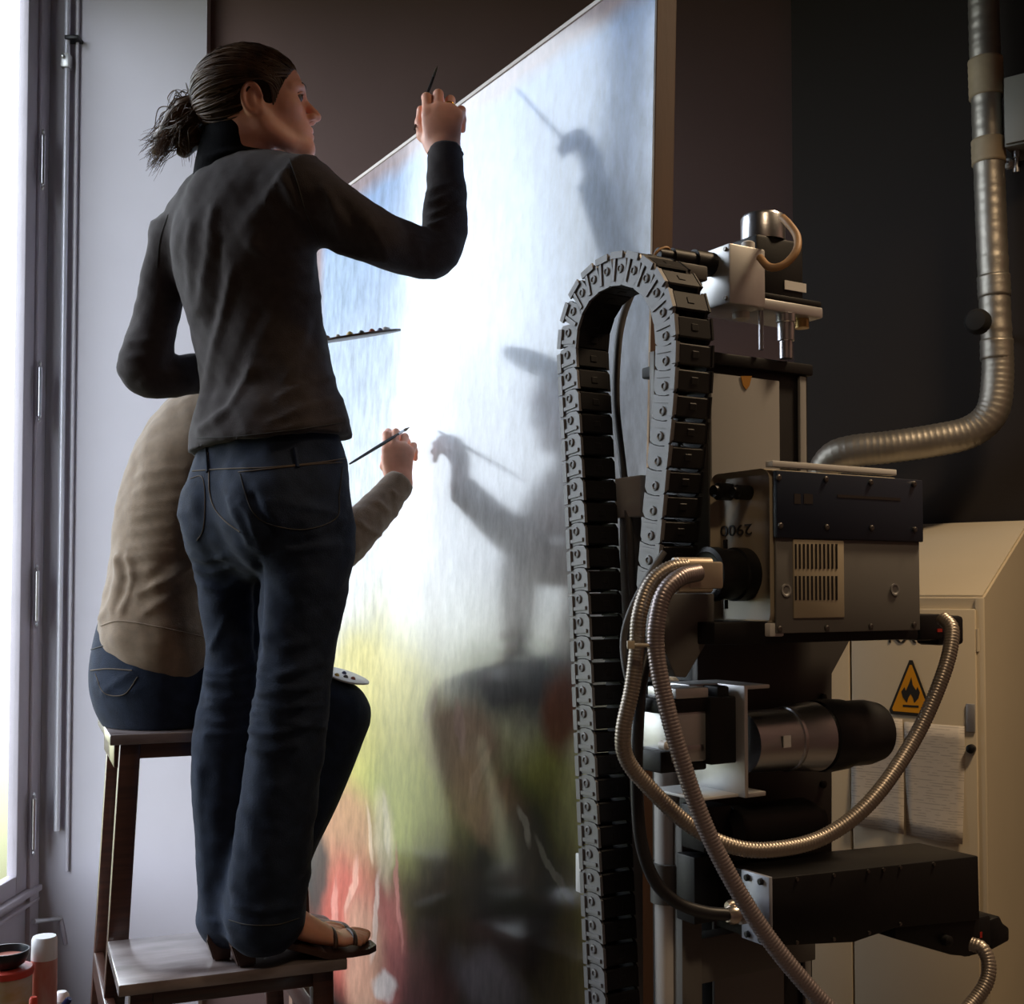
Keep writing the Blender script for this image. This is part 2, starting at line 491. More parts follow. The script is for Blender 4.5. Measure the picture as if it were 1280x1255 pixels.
def poly_wall(name, pts, th, m, label):
    """vertical slab between two floor points, thickness pushed away from the room"""
    (x0, y0), (x1, y1) = pts
    d = Vector((x1 - x0, y1 - y0, 0)); n = Vector((d.y, -d.x, 0)).normalized() * th
    P = [(x0, y0, FZ), (x1, y1, FZ), (x1, y1, CEIL), (x0, y0, CEIL)]
    return struct(prism(name, P, n, m), label)
struct(box('floor', (-2.2, -1.2, FZ - 0.1), (3.6, 5.6, FZ), m_floor), 'dark floor of the conservation studio')
struct(box('ceiling', (-2.2, -1.2, CEIL), (3.6, 5.6, CEIL + 0.1), m_ceil), 'dark ceiling of the studio')
poly_wall('wall_pier', [(PX1, PY), (PX0 - 0.06, PY)], 0.22, m_lilac, 'pale lilac wall pier beside the window')
poly_wall('wall_back', [(CORNER[0] + 0.35, CORNER[1] + 0.04), (PX1 - 0.2, PY + 0.06)], 0.15, m_dark, 'dark brown painted back wall')
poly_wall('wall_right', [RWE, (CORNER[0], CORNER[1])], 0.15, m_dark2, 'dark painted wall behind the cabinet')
poly_wall('wall_side', [(RWE[0], -1.0), RWE], 0.15, m_dark, 'dark side wall')
poly_wall('wall_front', [(XL, -1.0), (RWE[0], -1.0)], 0.15, m_dark, 'dark wall behind the viewer')
# left wall with the window openings
WT = 0.075
bm = bmesh.new()
add_box(bm, (XL - WT, -1.0, FZ), (XL, WY0, CEIL))
for y0, y1 in ((WY0, WY1),):
    add_box(bm, (XL - WT, y0, WZ1), (XL, y1, CEIL)); add_box(bm, (XL - WT, y0, FZ), (XL, y1, FZ + 0.02))
add_box(bm, (XL - WT, WY1, FZ), (XL, PY + 0.1, CEIL))
struct(from_bm('wall_left', bm, mat('left_wall_plaster', (0.30, 0.29, 0.31), 0.85, noise=0.03, nscale=3)), 'wall with the tall windows at the left')
m_glass = bpy.data.materials.new('clear_window_glass'); m_glass.use_nodes = True
gt = m_glass.node_tree; gt.nodes.clear()
go = gt.nodes.new('ShaderNodeOutputMaterial'); gm = gt.nodes.new('ShaderNodeMixShader'); gtr = gt.nodes.new('ShaderNodeBsdfTransparent'); ggl = gt.nodes.new('ShaderNodeBsdfGlossy')
gm.inputs[0].default_value = 0.06; ggl.inputs['Roughness'].default_value = 0.02; gtr.inputs['Color'].default_value = (0.97, 0.985, 0.975, 1)
gt.links.new(gtr.outputs[0], gm.inputs[1]); gt.links.new(ggl.outputs[0], gm.inputs[2]); gt.links.new(gm.outputs[0], go.inputs[0])
FX0, FX1 = XL - 0.045, XL + 0.012
zt = 0.205
def make_window(name, WY0, WY1, lab):
    # outer frame, two casements with glass panes, bottom panel
    win = struct(empty(name, (XL, WY0, 0)), lab)
    def wbox(name, p0, p1, m=m_frame, bevel=0.006): return box(name, p0, p1, m, win, None, bevel)
    wbox('jamb', (FX0, WY1 - 0.075, FZ + 0.02), (FX1, WY1, WZ1)); wbox('jamb', (FX0, WY0, FZ + 0.02), (FX1, WY0 + 0.07, WZ1))
    wbox('head_rail', (FX0, WY0, WZ1 - 0.07), (FX1, WY1, WZ1))
    wbox('bottom_panel', (FX0, WY0, FZ + 0.02), (FX1 - 0.015, WY1, 0.135))
    wbox('bottom_moulding', (FX0, WY0, 0.12), (FX1 + 0.012, WY1, 0.142)); wbox('bottom_moulding', (FX0, WY0, 0.085), (FX1 + 0.004, WY1, 0.100))
    yc = (WY0 + WY1) / 2
    for (y0, y1) in ((WY0 + 0.07, yc), (yc, WY1 - 0.075)):
        cs = 0.085
        wbox('casement_stile', (FX0 + 0.01, y0, 0.142), (FX1 - 0.012, y0 + cs, WZ1 - 0.07)); wbox('casement_stile', (FX0 + 0.01, y1 - cs, 0.142), (FX1 - 0.012, y1, WZ1 - 0.07))
        wbox('casement_rail', (FX0 + 0.01, y0 + cs, 0.142), (FX1 - 0.012, y1 - cs, zt)); wbox('casement_rail', (FX0 + 0.01, y0 + cs, WZ1 - 0.15), (FX1 - 0.012, y1 - cs, WZ1 - 0.07))
        wbox('pane', (XL - 0.014, y0 + cs, zt), (XL - 0.010, y1 - cs, WZ1 - 0.15), m_glass, 0)
    return win
win = make_window('window_1', WY0, WY1, 'tall grey violet window with long hinges at the left')
# window bars are off: single tall panes. hinges on the far jamb
for py in (-75, 200, 490, 745, 1030):
    p = at(29, py, WY1 - 0.08); z = p.z; x = FX1 + 0.010; y = WY1 - 0.082
    h = lathe('hinge', (x, y, z - 0.105), (0, 0, 1), [(0, 0.002), (0.008, 0.006), (0.016, 0.003), (0.022, 0.008), (0.188, 0.008), (0.194, 0.003), (0.202, 0.006), (0.210, 0.002)], m_steel, win, 12)
# light conduit with its clamp on the pier
rod = tag(empty('wall_conduit', (at(75, 740, PY - 0.03).x, PY - 0.03, 0)), 'slim pale metal rod clipped to the lilac wall beside the window', 'conduit')
xr = rod.location.x
lathe('rod', (xr, PY - 0.03, 0.32), (0, 0, 1), [(0, 0.010), (3.5, 0.010)], mat('pale_conduit', (0.72, 0.72, 0.80), 0.35, 0.3), rod, 14)
lathe('thin_cord', (xr + 0.030, PY - 0.012, 0.18), (0, 0, 1), [(0, 0.006), (3.6, 0.006)], m_lilac, rod, 8)
zcl = at(75, 75, PY).z
box('clamp', (xr - 0.016, PY - 0.05, zcl - 0.045), (xr + 0.014, PY - 0.014, zcl + 0.005), m_alu, rod, None, 0.004)
box('clamp_strap', (xr - 0.004, PY - 0.048, zcl + 0.055), (xr + 0.045, PY, zcl + 0.068), m_black, rod, None, 0.002)
lathe('clamp_screw', (xr - 0.006, PY - 0.05, zcl - 0.01), (0, -1, 0), [(0, 0.007), (0.008, 0.007), (0.010, 0.003)], m_steel, rod, 10)
# wall hook / lever low on the pier
hk = tag(empty('wall_lever', at(76, 1152, PY)), 'thin pale lever sticking out from the lilac wall above the spray can', 'lever')
tube('lever_arm', [at(76, 1148, PY), at(60, 1150, PY - 0.06), at(42, 1152, PY - 0.13)], [0.008, 0.007, 0.009], m_alu, hk, 8, 4)
tube('bracket', [at(76, 1148, PY), at(79, 1165, PY - 0.005), at(82, 1180, PY)], 0.008, m_frame, hk, 8, 4)
# ceiling luminaires
for (lx, ly, lz), lab in zip([l[0] for l in LAMPS], ('slim ceiling luminaire shining warm light beside the cabinet', 'slim ceiling luminaire above the viewer')):
    lum = tag(empty('ceiling_luminaire', (lx, ly, lz)), lab, 'lamp')
    box('housing', (lx - 0.32, ly - 0.18, lz), (lx + 0.32, ly + 0.18, lz + 0.06), m_alu, lum, None, 0.01)
    lathe('stem', (lx, ly, lz + 0.06), (0, 0, 1), [(0, 0.012), (CEIL - lz - 0.06, 0.012)], m_alu, lum, 10)

# ================================================================== PAINTING
D1 = 2.12
PR = Vector((0.11 * D1, D1, 0))              # near right foot of the panel face
LEAN = math.radians(1.6)
PW, PH, PB, PT = 0.79 * D1, 2.50, -0.22, 0.05
# local axes: x = along -B (away), y = A (thickness), z = up, leaning back
Rl = Matrix((( -B.x, A.x, 0), (-B.y, A.y, 0), (0, 0, 1))).to_4x4()
lean_m = Matrix.Rotation(-LEAN, 4, 'X')
base_off = (ZC - PB) * math.tan(LEAN)
PM = Matrix.Translation(PR - A * base_off + Vector((0, 0, PB))) @ Rl @ lean_m
painting = empty('panel_painting', (0, 0, 0)); painting.matrix_basis = PM
tag(painting, 'large varnished panel painting standing upright, pale blue above and earth tones below', 'painting')
PMi = PM.inverted()
pn = (PM.to_3x3() @ Vector((0, -1, 0))).normalized(); pp = PM @ Vector((0, 0, 0))
def onP(px, py):
    d = ray(px, py); t = (pp - CAM).dot(pn) / d.dot(pn); q = PMi @ (CAM + d * t); return q.x, q.z
# the paint: procedural shapes in the panel's own coordinates
m_paint = bpy.data.materials.new('oil_paint_and_varnish'); m_paint.use_nodes = True
nt = m_paint.node_tree; ns = nt.nodes; ls = nt.links; bs = ns['Principled BSDF']
tc = ns.new('ShaderNodeTexCoord')
nz = ns.new('ShaderNodeTexNoise'); nz.inputs['Scale'].default_value = 7.0; nz.inputs['Detail'].default_value = 6
ls.new(tc.outputs['Object'], nz.inputs['Vector'])
sub = ns.new('ShaderNodeVectorMath'); sub.operation = 'SUBTRACT'; sub.inputs[1].default_value = (0.5, 0.5, 0.5); ls.new(nz.outputs['Color'], sub.inputs[0])
scl = ns.new('ShaderNodeVectorMath'); scl.operation = 'SCALE'; scl.inputs['Scale'].default_value = 0.10; ls.new(sub.outputs[0], scl.inputs[0])
wv = ns.new('ShaderNodeVectorMath'); wv.operation = 'ADD'; ls.new(tc.outputs['Object'], wv.inputs[0]); ls.new(scl.outputs[0], wv.inputs[1])
sepw = ns.new('ShaderNodeSeparateXYZ'); ls.new(wv.outputs[0], sepw.inputs[0])
# vertical ramp of broad grounds: sky, haze, meadow, dark foreground
vr = ns.new('ShaderNodeValToRGB'); vm = ns.new('ShaderNodeMapRange'); vm.inputs['From Max'].default_value = PH
ls.new(sepw.outputs['Z'], vm.inputs['Value']); ls.new(vm.outputs[0], vr.inputs[0])
els = vr.color_ramp.elements
GROUND = [(0.0, (0.010, 0.007, 0.007)), (0.16, (0.022, 0.015, 0.012)), (0.27, (0.20, 0.16, 0.06)), (0.36, (0.46, 0.43, 0.13)), (0.43, (0.58, 0.55, 0.34)), (0.52, (0.82, 0.81, 0.80)), (0.64, (0.76, 0.80, 0.86)), (0.82, (0.52, 0.62, 0.78)), (1.0, (0.27, 0.40, 0.66))]
els[0].position = GROUND[0][0]; els[0].color = (*GROUND[0][1], 1); els[1].position = GROUND[1][0]; els[1].color = (*GROUND[1][1], 1)
for p_, c_ in GROUND[2:]:
    q_ = els.new(p_); q_.color = (*c_, 1)
cur = vr.outputs[0]
def blob(cx, cz, rx, rz, col, soft=0.5, fac=1.0, rot=0.0):
    global cur
    mp = ns.new('ShaderNodeMapping'); mp.vector_type = 'TEXTURE'
    mp.inputs['Location'].default_value = (cx, 0, cz); mp.inputs['Rotation'].default_value = (0, rot, 0); mp.inputs['Scale'].default_value = (rx, 1000, rz)
    ls.new(wv.outputs[0], mp.inputs['Vector'])
    ln_ = ns.new('ShaderNodeVectorMath'); ln_.operation = 'LENGTH'; ls.new(mp.outputs[0], ln_.inputs[0])
    mr = ns.new('ShaderNodeMapRange'); mr.interpolation_type = 'SMOOTHSTEP'
    mr.inputs['From Min'].default_value = 1 - soft; mr.inputs['From Max'].default_value = 1 + soft; mr.inputs['To Min'].default_value = fac; mr.inputs['To Max'].default_value = 0
    ls.new(ln_.outputs['Value'], mr.inputs['Value'])
    mx = ns.new('ShaderNodeMix'); mx.data_type = 'RGBA'
    ls.new(mr.outputs[0], mx.inputs['Factor']); ls.new(cur, mx.inputs['A']); mx.inputs['B'].default_value = (*col, 1)
    cur = mx.outputs['Result']
def pblob(px, py, wx, wy, col, soft=0.5, fac=1.0, rot=0.0):
    x, z = onP(px, py); x2, _ = onP(px + wx, py); _, z2 = onP(px, py + wy)
    blob(x, z, abs(x2 - x), abs(z2 - z), col, soft, fac, rot)
# meadow light, figures and drapery of the composition, with one painted-in reflection
pblob(470, 900, 60, 150, (0.58, 0.52, 0.16), 0.5, 0.75)
pblob(500, 1010, 50, 70, (0.44, 0.47, 0.15), 0.5, 0.8)
pblob(690, 990, 45, 70, (0.46, 0.46, 0.08), 0.5, 0.9)
pblob(450, 840, 70, 40, (0.72, 0.62, 0.26), 0.6, 0.7)
pblob(575, 930, 50, 60, (0.26, 0.16, 0.11), 0.35, 0.9)
pblob(640, 1100, 75, 150, (0.004, 0.003, 0.003), 0.4, 0.97)
pblob(640, 850, 75, 55, (0.035, 0.032, 0.042), 0.5, 0.9)  # dark reflection of the people, painted into the panel colour
pblob(600, 1000, 50, 45, (0.28, 0.17, 0.09), 0.45, 0.85)
pblob(702, 890, 22, 55, (0.28, 0.085, 0.035), 0.5, 0.9)
pblob(650, 1060, 30, 45, (0.10, 0.075, 0.055), 0.6, 0.6)
pblob(430, 1060, 45, 80, (0.58, 0.30, 0.18), 0.4, 0.8)
pblob(440, 1160, 55, 85, (0.60, 0.15, 0.11), 0.4, 0.9)
pblob(485, 1190, 22, 90, (0.46, 0.15, 0.13), 0.4, 0.8)
pblob(455, 1200, 26, 90, (0.62, 0.36, 0.24), 0.35, 0.8)
pblob(480, 1050, 12, 60, (0.75, 0.62, 0.42), 0.4, 0.7, 0.3)
pblob(395, 1090, 16, 60, (0.06, 0.06, 0.05), 0.4, 0.9)
pblob(560, 1150, 60, 110, (0.016, 0.010, 0.010), 0.5, 0.8)
pblob(520, 1230, 45, 50, (0.16, 0.06, 0.06), 0.5, 0.6)
pblob(610, 1235, 50, 40, (0.12, 0.11, 0.13), 0.5, 0.6)
pblob(430, 470, 30, 60, (0.56, 0.64, 0.76), 0.6, 0.5)
pblob(425, 350, 25, 45, (0.44, 0.56, 0.72), 0.6, 0.6)
pblob(545, 690, 14, 120, (0.55, 0.50, 0.48), 0.6, 0.5)
pblob(690, 480, 60, 60, (0.50, 0.56, 0.66), 0.7, 0.5)
pblob(710, 230, 45, 160, (0.40, 0.52, 0.70), 0.7, 0.5)
for (x_, y_, wx_, wy_, c_, r_) in ((482, 1030, 3.5, 36, (0.85, 0.74, 0.55), 0.35), (462, 1048, 3, 40, (0.80, 0.60, 0.42), 0.5), (498, 1120, 3, 60, (0.62, 0.26, 0.22), 0.15), (470, 1150, 3.5, 55, (0.85, 0.66, 0.55), -0.25), (440, 1110, 3, 45, (0.85, 0.48, 0.36), -0.3),
                                    (420, 1150, 4, 50, (0.80, 0.36, 0.28), 0.1), (655, 1035, 5, 26, (0.34, 0.30, 0.24), 0.6), (690, 1085, 4, 50, (0.30, 0.28, 0.22), 0.9), (600, 965, 5, 40, (0.36, 0.24, 0.15), -0.5), (620, 1000, 6, 50, (0.24, 0.14, 0.08), -0.8), (480, 1235, 14, 16, (0.75, 0.70, 0.66), 0.2), (575, 905, 7, 40, (0.36, 0.24, 0.19), 0.2), (540, 880, 6, 34, (0.34, 0.25, 0.2), -0.2)):
    pblob(x_, y_, wx_, wy_, c_, 0.3, 0.75, r_)
# worn border along the top and outer edge
for axis_, lo_, hi_ in (('Z', PH - 0.075, PH - 0.03), ('X', PW - 0.11, PW - 0.05)):
    mr = ns.new('ShaderNodeMapRange'); mr.inputs['From Min'].default_value = lo_; mr.inputs['From Max'].default_value = hi_
    sp2 = ns.new('ShaderNodeVectorMath'); sp2.operation = 'SCALE'; sp2.inputs['Scale'].default_value = 0.45; ls.new(scl.outputs[0], sp2.inputs[0])
    ad2 = ns.new('ShaderNodeVectorMath'); ls.new(tc.outputs['Object'], ad2.inputs[0]); ls.new(sp2.outputs[0], ad2.inputs[1])
    sp3 = ns.new('ShaderNodeSeparateXYZ'); ls.new(ad2.outputs[0], sp3.inputs[0]); ls.new(sp3.outputs[axis_], mr.inputs['Value'])
    mu = ns.new('ShaderNodeMath'); mu.operation = 'MULTIPLY'; mu.inputs[1].default_value = 0.75; ls.new(mr.outputs[0], mu.inputs[0])
    mx = ns.new('ShaderNodeMix'); mx.data_type = 'RGBA'; ls.new(mu.outputs[0], mx.inputs['Factor']); ls.new(cur, mx.inputs['A']); mx.inputs['B'].default_value = (0.40, 0.24, 0.17, 1); cur = mx.outputs['Result']
# brush strokes and abrasion
ms = ns.new('ShaderNodeMapping'); ms.inputs['Scale'].default_value = (11, 1, 4); ms.inputs['Rotation'].default_value = (0, 0.10, 0); ls.new(tc.outputs['Object'], ms.inputs['Vector'])
n3 = ns.new('ShaderNodeTexNoise'); n3.inputs['Scale'].default_value = 3.0; n3.inputs['Detail'].default_value = 8; n3.inputs['Roughness'].default_value = 0.65; ls.new(ms.outputs[0], n3.inputs['Vector'])
mr3 = ns.new('ShaderNodeMapRange'); mr3.inputs['From Min'].default_value = 0.3; mr3.inputs['From Max'].default_value = 0.72; mr3.inputs['To Min'].default_value = 0.72; mr3.inputs['To Max'].default_value = 1.3; ls.new(n3.outputs['Fac'], mr3.inputs['Value'])
mul = ns.new('ShaderNodeMix'); mul.data_type = 'RGBA'; mul.blend_type = 'MULTIPLY'; mul.inputs['Factor'].default_value = 1.0
cmb = ns.new('ShaderNodeCombineColor'); [ls.new(mr3.outputs[0], cmb.inputs[i]) for i in range(3)]
ls.new(cur, mul.inputs['A']); ls.new(cmb.outputs[0], mul.inputs['B']); ls.new(mul.outputs['Result'], bs.inputs['Base Color'])
bs.inputs['Roughness'].default_value = 0.30; bs.inputs['Specular IOR Level'].default_value = 0.12
bs.inputs['Coat Weight'].default_value = 0.90; bs.inputs['Coat Roughness'].default_value = 0.11
bp = ns.new('ShaderNodeBump'); bp.inputs['Strength'].default_value = 0.12; bp.inputs['Distance'].default_value = 0.003
ls.new(n3.outputs['Fac'], bp.inputs['Height']); ls.new(bp.outputs[0], bs.inputs['Normal'])
bp2 = ns.new('ShaderNodeBump'); bp2.inputs['Strength'].default_value = 0.06; bp2.inputs['Distance'].default_value = 0.003
ls.new(n3.outputs['Fac'], bp2.inputs['Height']); ls.new(bp2.outputs[0], bs.inputs['Coat Normal'])
def pbox(name, p0, p1, m, bevel=0.002):
    bm = bmesh.new(); add_box(bm, p0, p1, None, bevel)
    o = from_bm(name, bm, m, painting, world=False); return o
m_panelwood = mat('old_panel_wood', (0.060, 0.028, 0.016), 0.6, col2=(0.10, 0.05, 0.03), nscale=7, stretch=(2, 2, 0.4), bump=0.1)
pbox('painted_face', (0, 0, 0), (PW, 0.004, PH), m_paint, 0)
pbox('panel_board', (0, 0.0045, 0), (PW, PT, PH), m_panelwood)
for xb in (0.25, 0.78, 1.30): pbox('back_batten', (xb - 0.04, PT, 0.05), (xb + 0.04, PT + 0.035, PH - 0.05), m_panelwood)
pbox('edge_fillet', (0, -0.003, PH - 0.004), (PW, 0.006, PH + 0.006), mat('pale_gesso_edge', (0.62, 0.55, 0.52), 0.5))
for xb in (0.3, 1.25):
    bk = box('support_block', (xb - 0.11, -0.05, FZ - PB), (xb + 0.11, 0.13, 0), m_wood, None, Matrix.Translation(PR - A * base_off + Vector((0, 0, PB))) @ Rl, 0.004)
    tag(bk, 'dark wooden block under the %s end of the painting' % ('near' if xb < 1 else 'far'), 'block')

# ================================================================== STEP STOOL
SF = Vector((0.925, 0.38, 0)).normalized(); SD = Vector((-SF.y, SF.x, 0))   # along the front edge, and back
TZ1, TZ2 = 0.42, 0.84
S0 = at(148, 1232, 2.0); S0 = CAM + (S0 - CAM) * ((ZC - TZ1) / (ZC - S0.z))    # front left corner of the lower tread
SM = Matrix(((SF.x, SD.x, 0, S0.x), (SF.y, SD.y, 0, S0.y), (0, 0, 1, 0), (0, 0, 0, 1)))
stool = empty('step_stool', (0, 0, 0)); stool.matrix_basis = SM
tag(stool, 'dark stained wooden step stool with two treads', 'step stool')
def sbox(name, p0, p1, shear=0.0, bevel=0.003):
    bm = bmesh.new(); vs = add_box(bm, p0, p1, None, bevel)
    if shear:
        zt_ = max(v.co.z for v in bm.verts)
        for v in bm.verts: v.co.x += shear * (v.co.z - zt_)
    return smooth_by_angle(from_bm(name, bm, m_wood, stool, world=False), 40)
SW, SDP = 0.425, 0.30
T2 = 0.40                                         # depth of the upper tread
m_tread = mat('worn_sheen_tread_wood', (0.075, 0.045, 0.038), 0.35, col2=(0.44, 0.38, 0.38), nscale=5, stretch=(1, 3, 3), bump=0.04, bscale=20, coat=1.0, spec=0.7)  # worn finish; its pale tone also paints in the pier's reflected sheen
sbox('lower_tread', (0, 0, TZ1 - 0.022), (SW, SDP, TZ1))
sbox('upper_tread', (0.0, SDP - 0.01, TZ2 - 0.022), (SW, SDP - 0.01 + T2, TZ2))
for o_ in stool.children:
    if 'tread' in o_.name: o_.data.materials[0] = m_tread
yf, yb = SDP + 0.015, SDP + T2 - 0.045
for sgn, x0 in ((0.05, 0.022), (-0.05, SW - 0.022 - 0.042)):
    sbox('leg', (x0, yf, FZ), (x0 + 0.042, yf + 0.03, TZ2 - 0.022), sgn)
    sbox('leg', (x0, yb, FZ), (x0 + 0.042, yb + 0.03, TZ2 - 0.022), sgn)
    sbox('leg', (x0, 0.022, FZ), (x0 + 0.042, 0.052, TZ1 - 0.022), sgn * 0.5)
    sbox('side_rail', (x0 - sgn * 0.2, yf + 0.03, TZ2 - 0.075), (x0 + 0.022, yb, TZ2 - 0.022))
    sbox('side_rail', (x0 + 0.008, 0.052, TZ1 - 0.075), (x0 + 0.03, yf, TZ1 - 0.022))
    sbox('side_rail', (x0 - sgn * 0.55, 0.04, 0.24), (x0 - sgn * 0.55 + 0.022, yb, 0.30))
sbox('apron', (0.03, yf + 0.004, TZ2 - 0.055), (SW - 0.03, yf + 0.024, TZ2 - 0.022))
sbox('apron', (0.03, yb + 0.004, TZ2 - 0.055), (SW - 0.03, yb + 0.024, TZ2 - 0.022))
sbox('apron', (0.03, 0.026, TZ1 - 0.055), (SW - 0.03, 0.046, TZ1 - 0.022))
sbox('foot_bar', (0.03, yb + 0.004, 0.20), (SW - 0.03, yb + 0.026, 0.23))

# ================================================================== CABINET with its sign and papers
CC = Vector((0, 0, 0)); q_ = at(1230, 740, 3.2); CC = Vector((q_.x, q_.y, 0))
CF = Vector((-0.79, 0.61, 0)).normalized(); CD = Vector((0.61, 0.79, 0)).normalized()   # along the front to the left, and back
CMX = Matrix(((CF.x, CD.x, 0, CC.x), (CF.y, CD.y, 0, CC.y), (0, 0, 1, 0), (0, 0, 0, 1)))
cab = empty('storage_cabinet', (0, 0, 0)); cab.matrix_basis = CMX
tag(cab, 'cream metal safety cabinet with a sloping top against the dark wall', 'cabinet')
m_cream = mat('cream_enamel', (0.62, 0.54, 0.40), 0.45, noise=0.03, nscale=4)
def onC(px, py, off=0.0):
    o_ = CC - CD * off; n = CD; d = ray(px, py); t = (o_ - CAM).dot(n) / d.dot(n); p = CAM + d * t
    return (p - CC).dot(CF), p.z
def cbox(name, p0, p1, m=m_cream, parent=cab, bevel=0.004):
    bm = bmesh.new(); add_box(bm, p0, p1, None, bevel)
    return smooth_by_angle(from_bm(name, bm, m, parent, world=False), 40)
CZ = onC(1225, 745)[1]; CWD = 0.70; CDP = 0.48
d_, sl_ = ray(1215, 652), None
zb = (CAM + d_ * ((CC + CD * CDP - CAM).dot(CD) / d_.dot(CD))).z
bm = bmesh.new()
prof = [(0, FZ + 0.05), (CDP, FZ + 0.05), (CDP, zb), (0, CZ)]
a_ = [bm.verts.new((0, y, z)) for y, z in prof]; b_ = [bm.verts.new((CWD, y, z)) for y, z in prof]
bm.faces.new(a_); bm.faces.new(b_[::-1])
for i in range(4): bm.faces.new((a_[i], a_[(i + 1) % 4], b_[(i + 1) % 4], b_[i]))
bmesh.ops.recalc_face_normals(bm, faces=bm.faces[:])
bmesh.ops.bevel(bm, geom=bm.edges[:], offset=0.006, segments=2, affect='EDGES')
smooth_by_angle(from_bm('body', bm, m_cream, cab, world=False), 40)
cbox('plinth', (0.02, 0.03, FZ), (CWD - 0.02, CDP - 0.02, FZ + 0.052), m_black)
x0, zt_ = onC(1221, 757); x1, _ = onC(1066, 757); dz = CZ - 0.035
dr = cbox('door', (x0, -0.016, FZ + 0.09), (x1, 0.0, dz))
cbox('door', (x1 + 0.006, -0.016, FZ + 0.09), (CWD - 0.02, 0.0, dz))
cbox('corner_strip', (-0.002, -0.010, FZ + 0.06), (0.022, 0.002, CZ - 0.004))
hx, hz = onC(1216, 893)
hd = cbox('lock_plate', (hx - 0.012, -0.021, hz - 0.045), (hx + 0.012, -0.016, hz + 0.03), m_alu)
hx2, hz2 = onC(1217, 935)
bm = bmesh.new(); add_lathe(bm, (hx2, -0.016, hz2), (0, -1, 0), [(0, 0.012), (0.012, 0.012), (0.016, 0.006)], 14)
smooth_by_angle(from_bm('lock_knob', bm, m_black, cab, world=False), 35)
for hx3, hz3 in ((1220, 1050), (1220, 800)):
    a3, z3 = onC(hx3, hz3); bm = bmesh.new(); add_lathe(bm, (a3 - 0.006, -0.008, z3 - 0.03), (0, 0, 1), [(0, 0.006), (0.06, 0.006)], 10)
    smooth_by_angle(from_bm('hinge', bm, m_cream, cab, world=False), 35)
m_ink = mat('black_ink', (0.02, 0.018, 0.016), 0.6)
for ch, px_ in (('K', 1118), ('X', 1136)):
    a3, z3 = onC(px_, 795, 0.016)
    mt = CMX @ Matrix.Translation((a3, -0.0172, z3)) @ Matrix(((-1, 0, 0, 0), (0, 0, -1, 0), (0, 1, 0, 0), (0, 0, 0, 1)))
    text_mesh('lettering', ch, 0.062, mt, m_ink, cab)
# flammable warning sign
sign = empty('warning_sign', (0, 0, 0)); sign.matrix_basis = CMX
tag(sign, 'yellow triangular flammable warning sign on the cabinet door', 'sign')
m_yel = mat('sign_yellow', (0.80, 0.36, 0.02), 0.4, noise=0.04)
def cpoly(name, pts, y0, y1, m, parent):
    P = [CMX @ Vector((a, y0, z)) for a, z in pts]
    return prism(name, P, (CMX.to_3x3() @ Vector((0, y1 - y0, 0))), m, parent)
tri = [onC(1139, 820, 0.016), onC(1110, 892, 0.016), onC(1168, 897, 0.016)]
cen = (sum(p[0] for p in tri) / 3, sum(p[1] for p in tri) / 3)
def shr(pts, f): return [(cen[0] + (p[0] - cen[0]) * f, cen[1] + (p[1] - cen[1]) * f) for p in pts]
def chamf(t, q=0.07):
    out = []
    for i in range(3):
        p, a, b = t[i], t[i - 1], t[(i + 1) % 3]
        out += [tuple(p[k] + (a[k] - p[k]) * q for k in (0, 1)), tuple(p[k] + (b[k] - p[k]) * q for k in (0, 1))]
    return out
cpoly('sign_border', chamf(tri), -0.0165, -0.0185, m_ink, sign)
cpoly('sign_face', chamf(shr(tri, 0.84), 0.05), -0.0185, -0.0192, m_yel, sign)
sw_ = abs(tri[1][0] - tri[2][0])
FL = [(-0.17, -0.02), (-0.20, 0.10), (-0.13, 0.20), (-0.10, 0.12), (-0.03, 0.28), (0.02, 0.42), (0.05, 0.25), (0.12, 0.14), (0.15, 0.22), (0.20, 0.10), (0.17, -0.02), (0.08, -0.13), (0.05, -0.02), (0.0, 0.06), (-0.05, -0.03), (-0.08, -0.13)]
cpoly('flame_symbol', [(cen[0] - x * sw_, cen[1] + (y - 0.02) * sw_) for x, y in FL], -0.0192, -0.0198, m_ink, sign)
cpoly('flame_ground_line', [(cen[0] - x * sw_, cen[1] + y * sw_) for x, y in ((-0.17, -0.20), (0.17, -0.20), (0.17, -0.245), (-0.17, -0.245))], -0.0192, -0.0198, m_ink, sign)
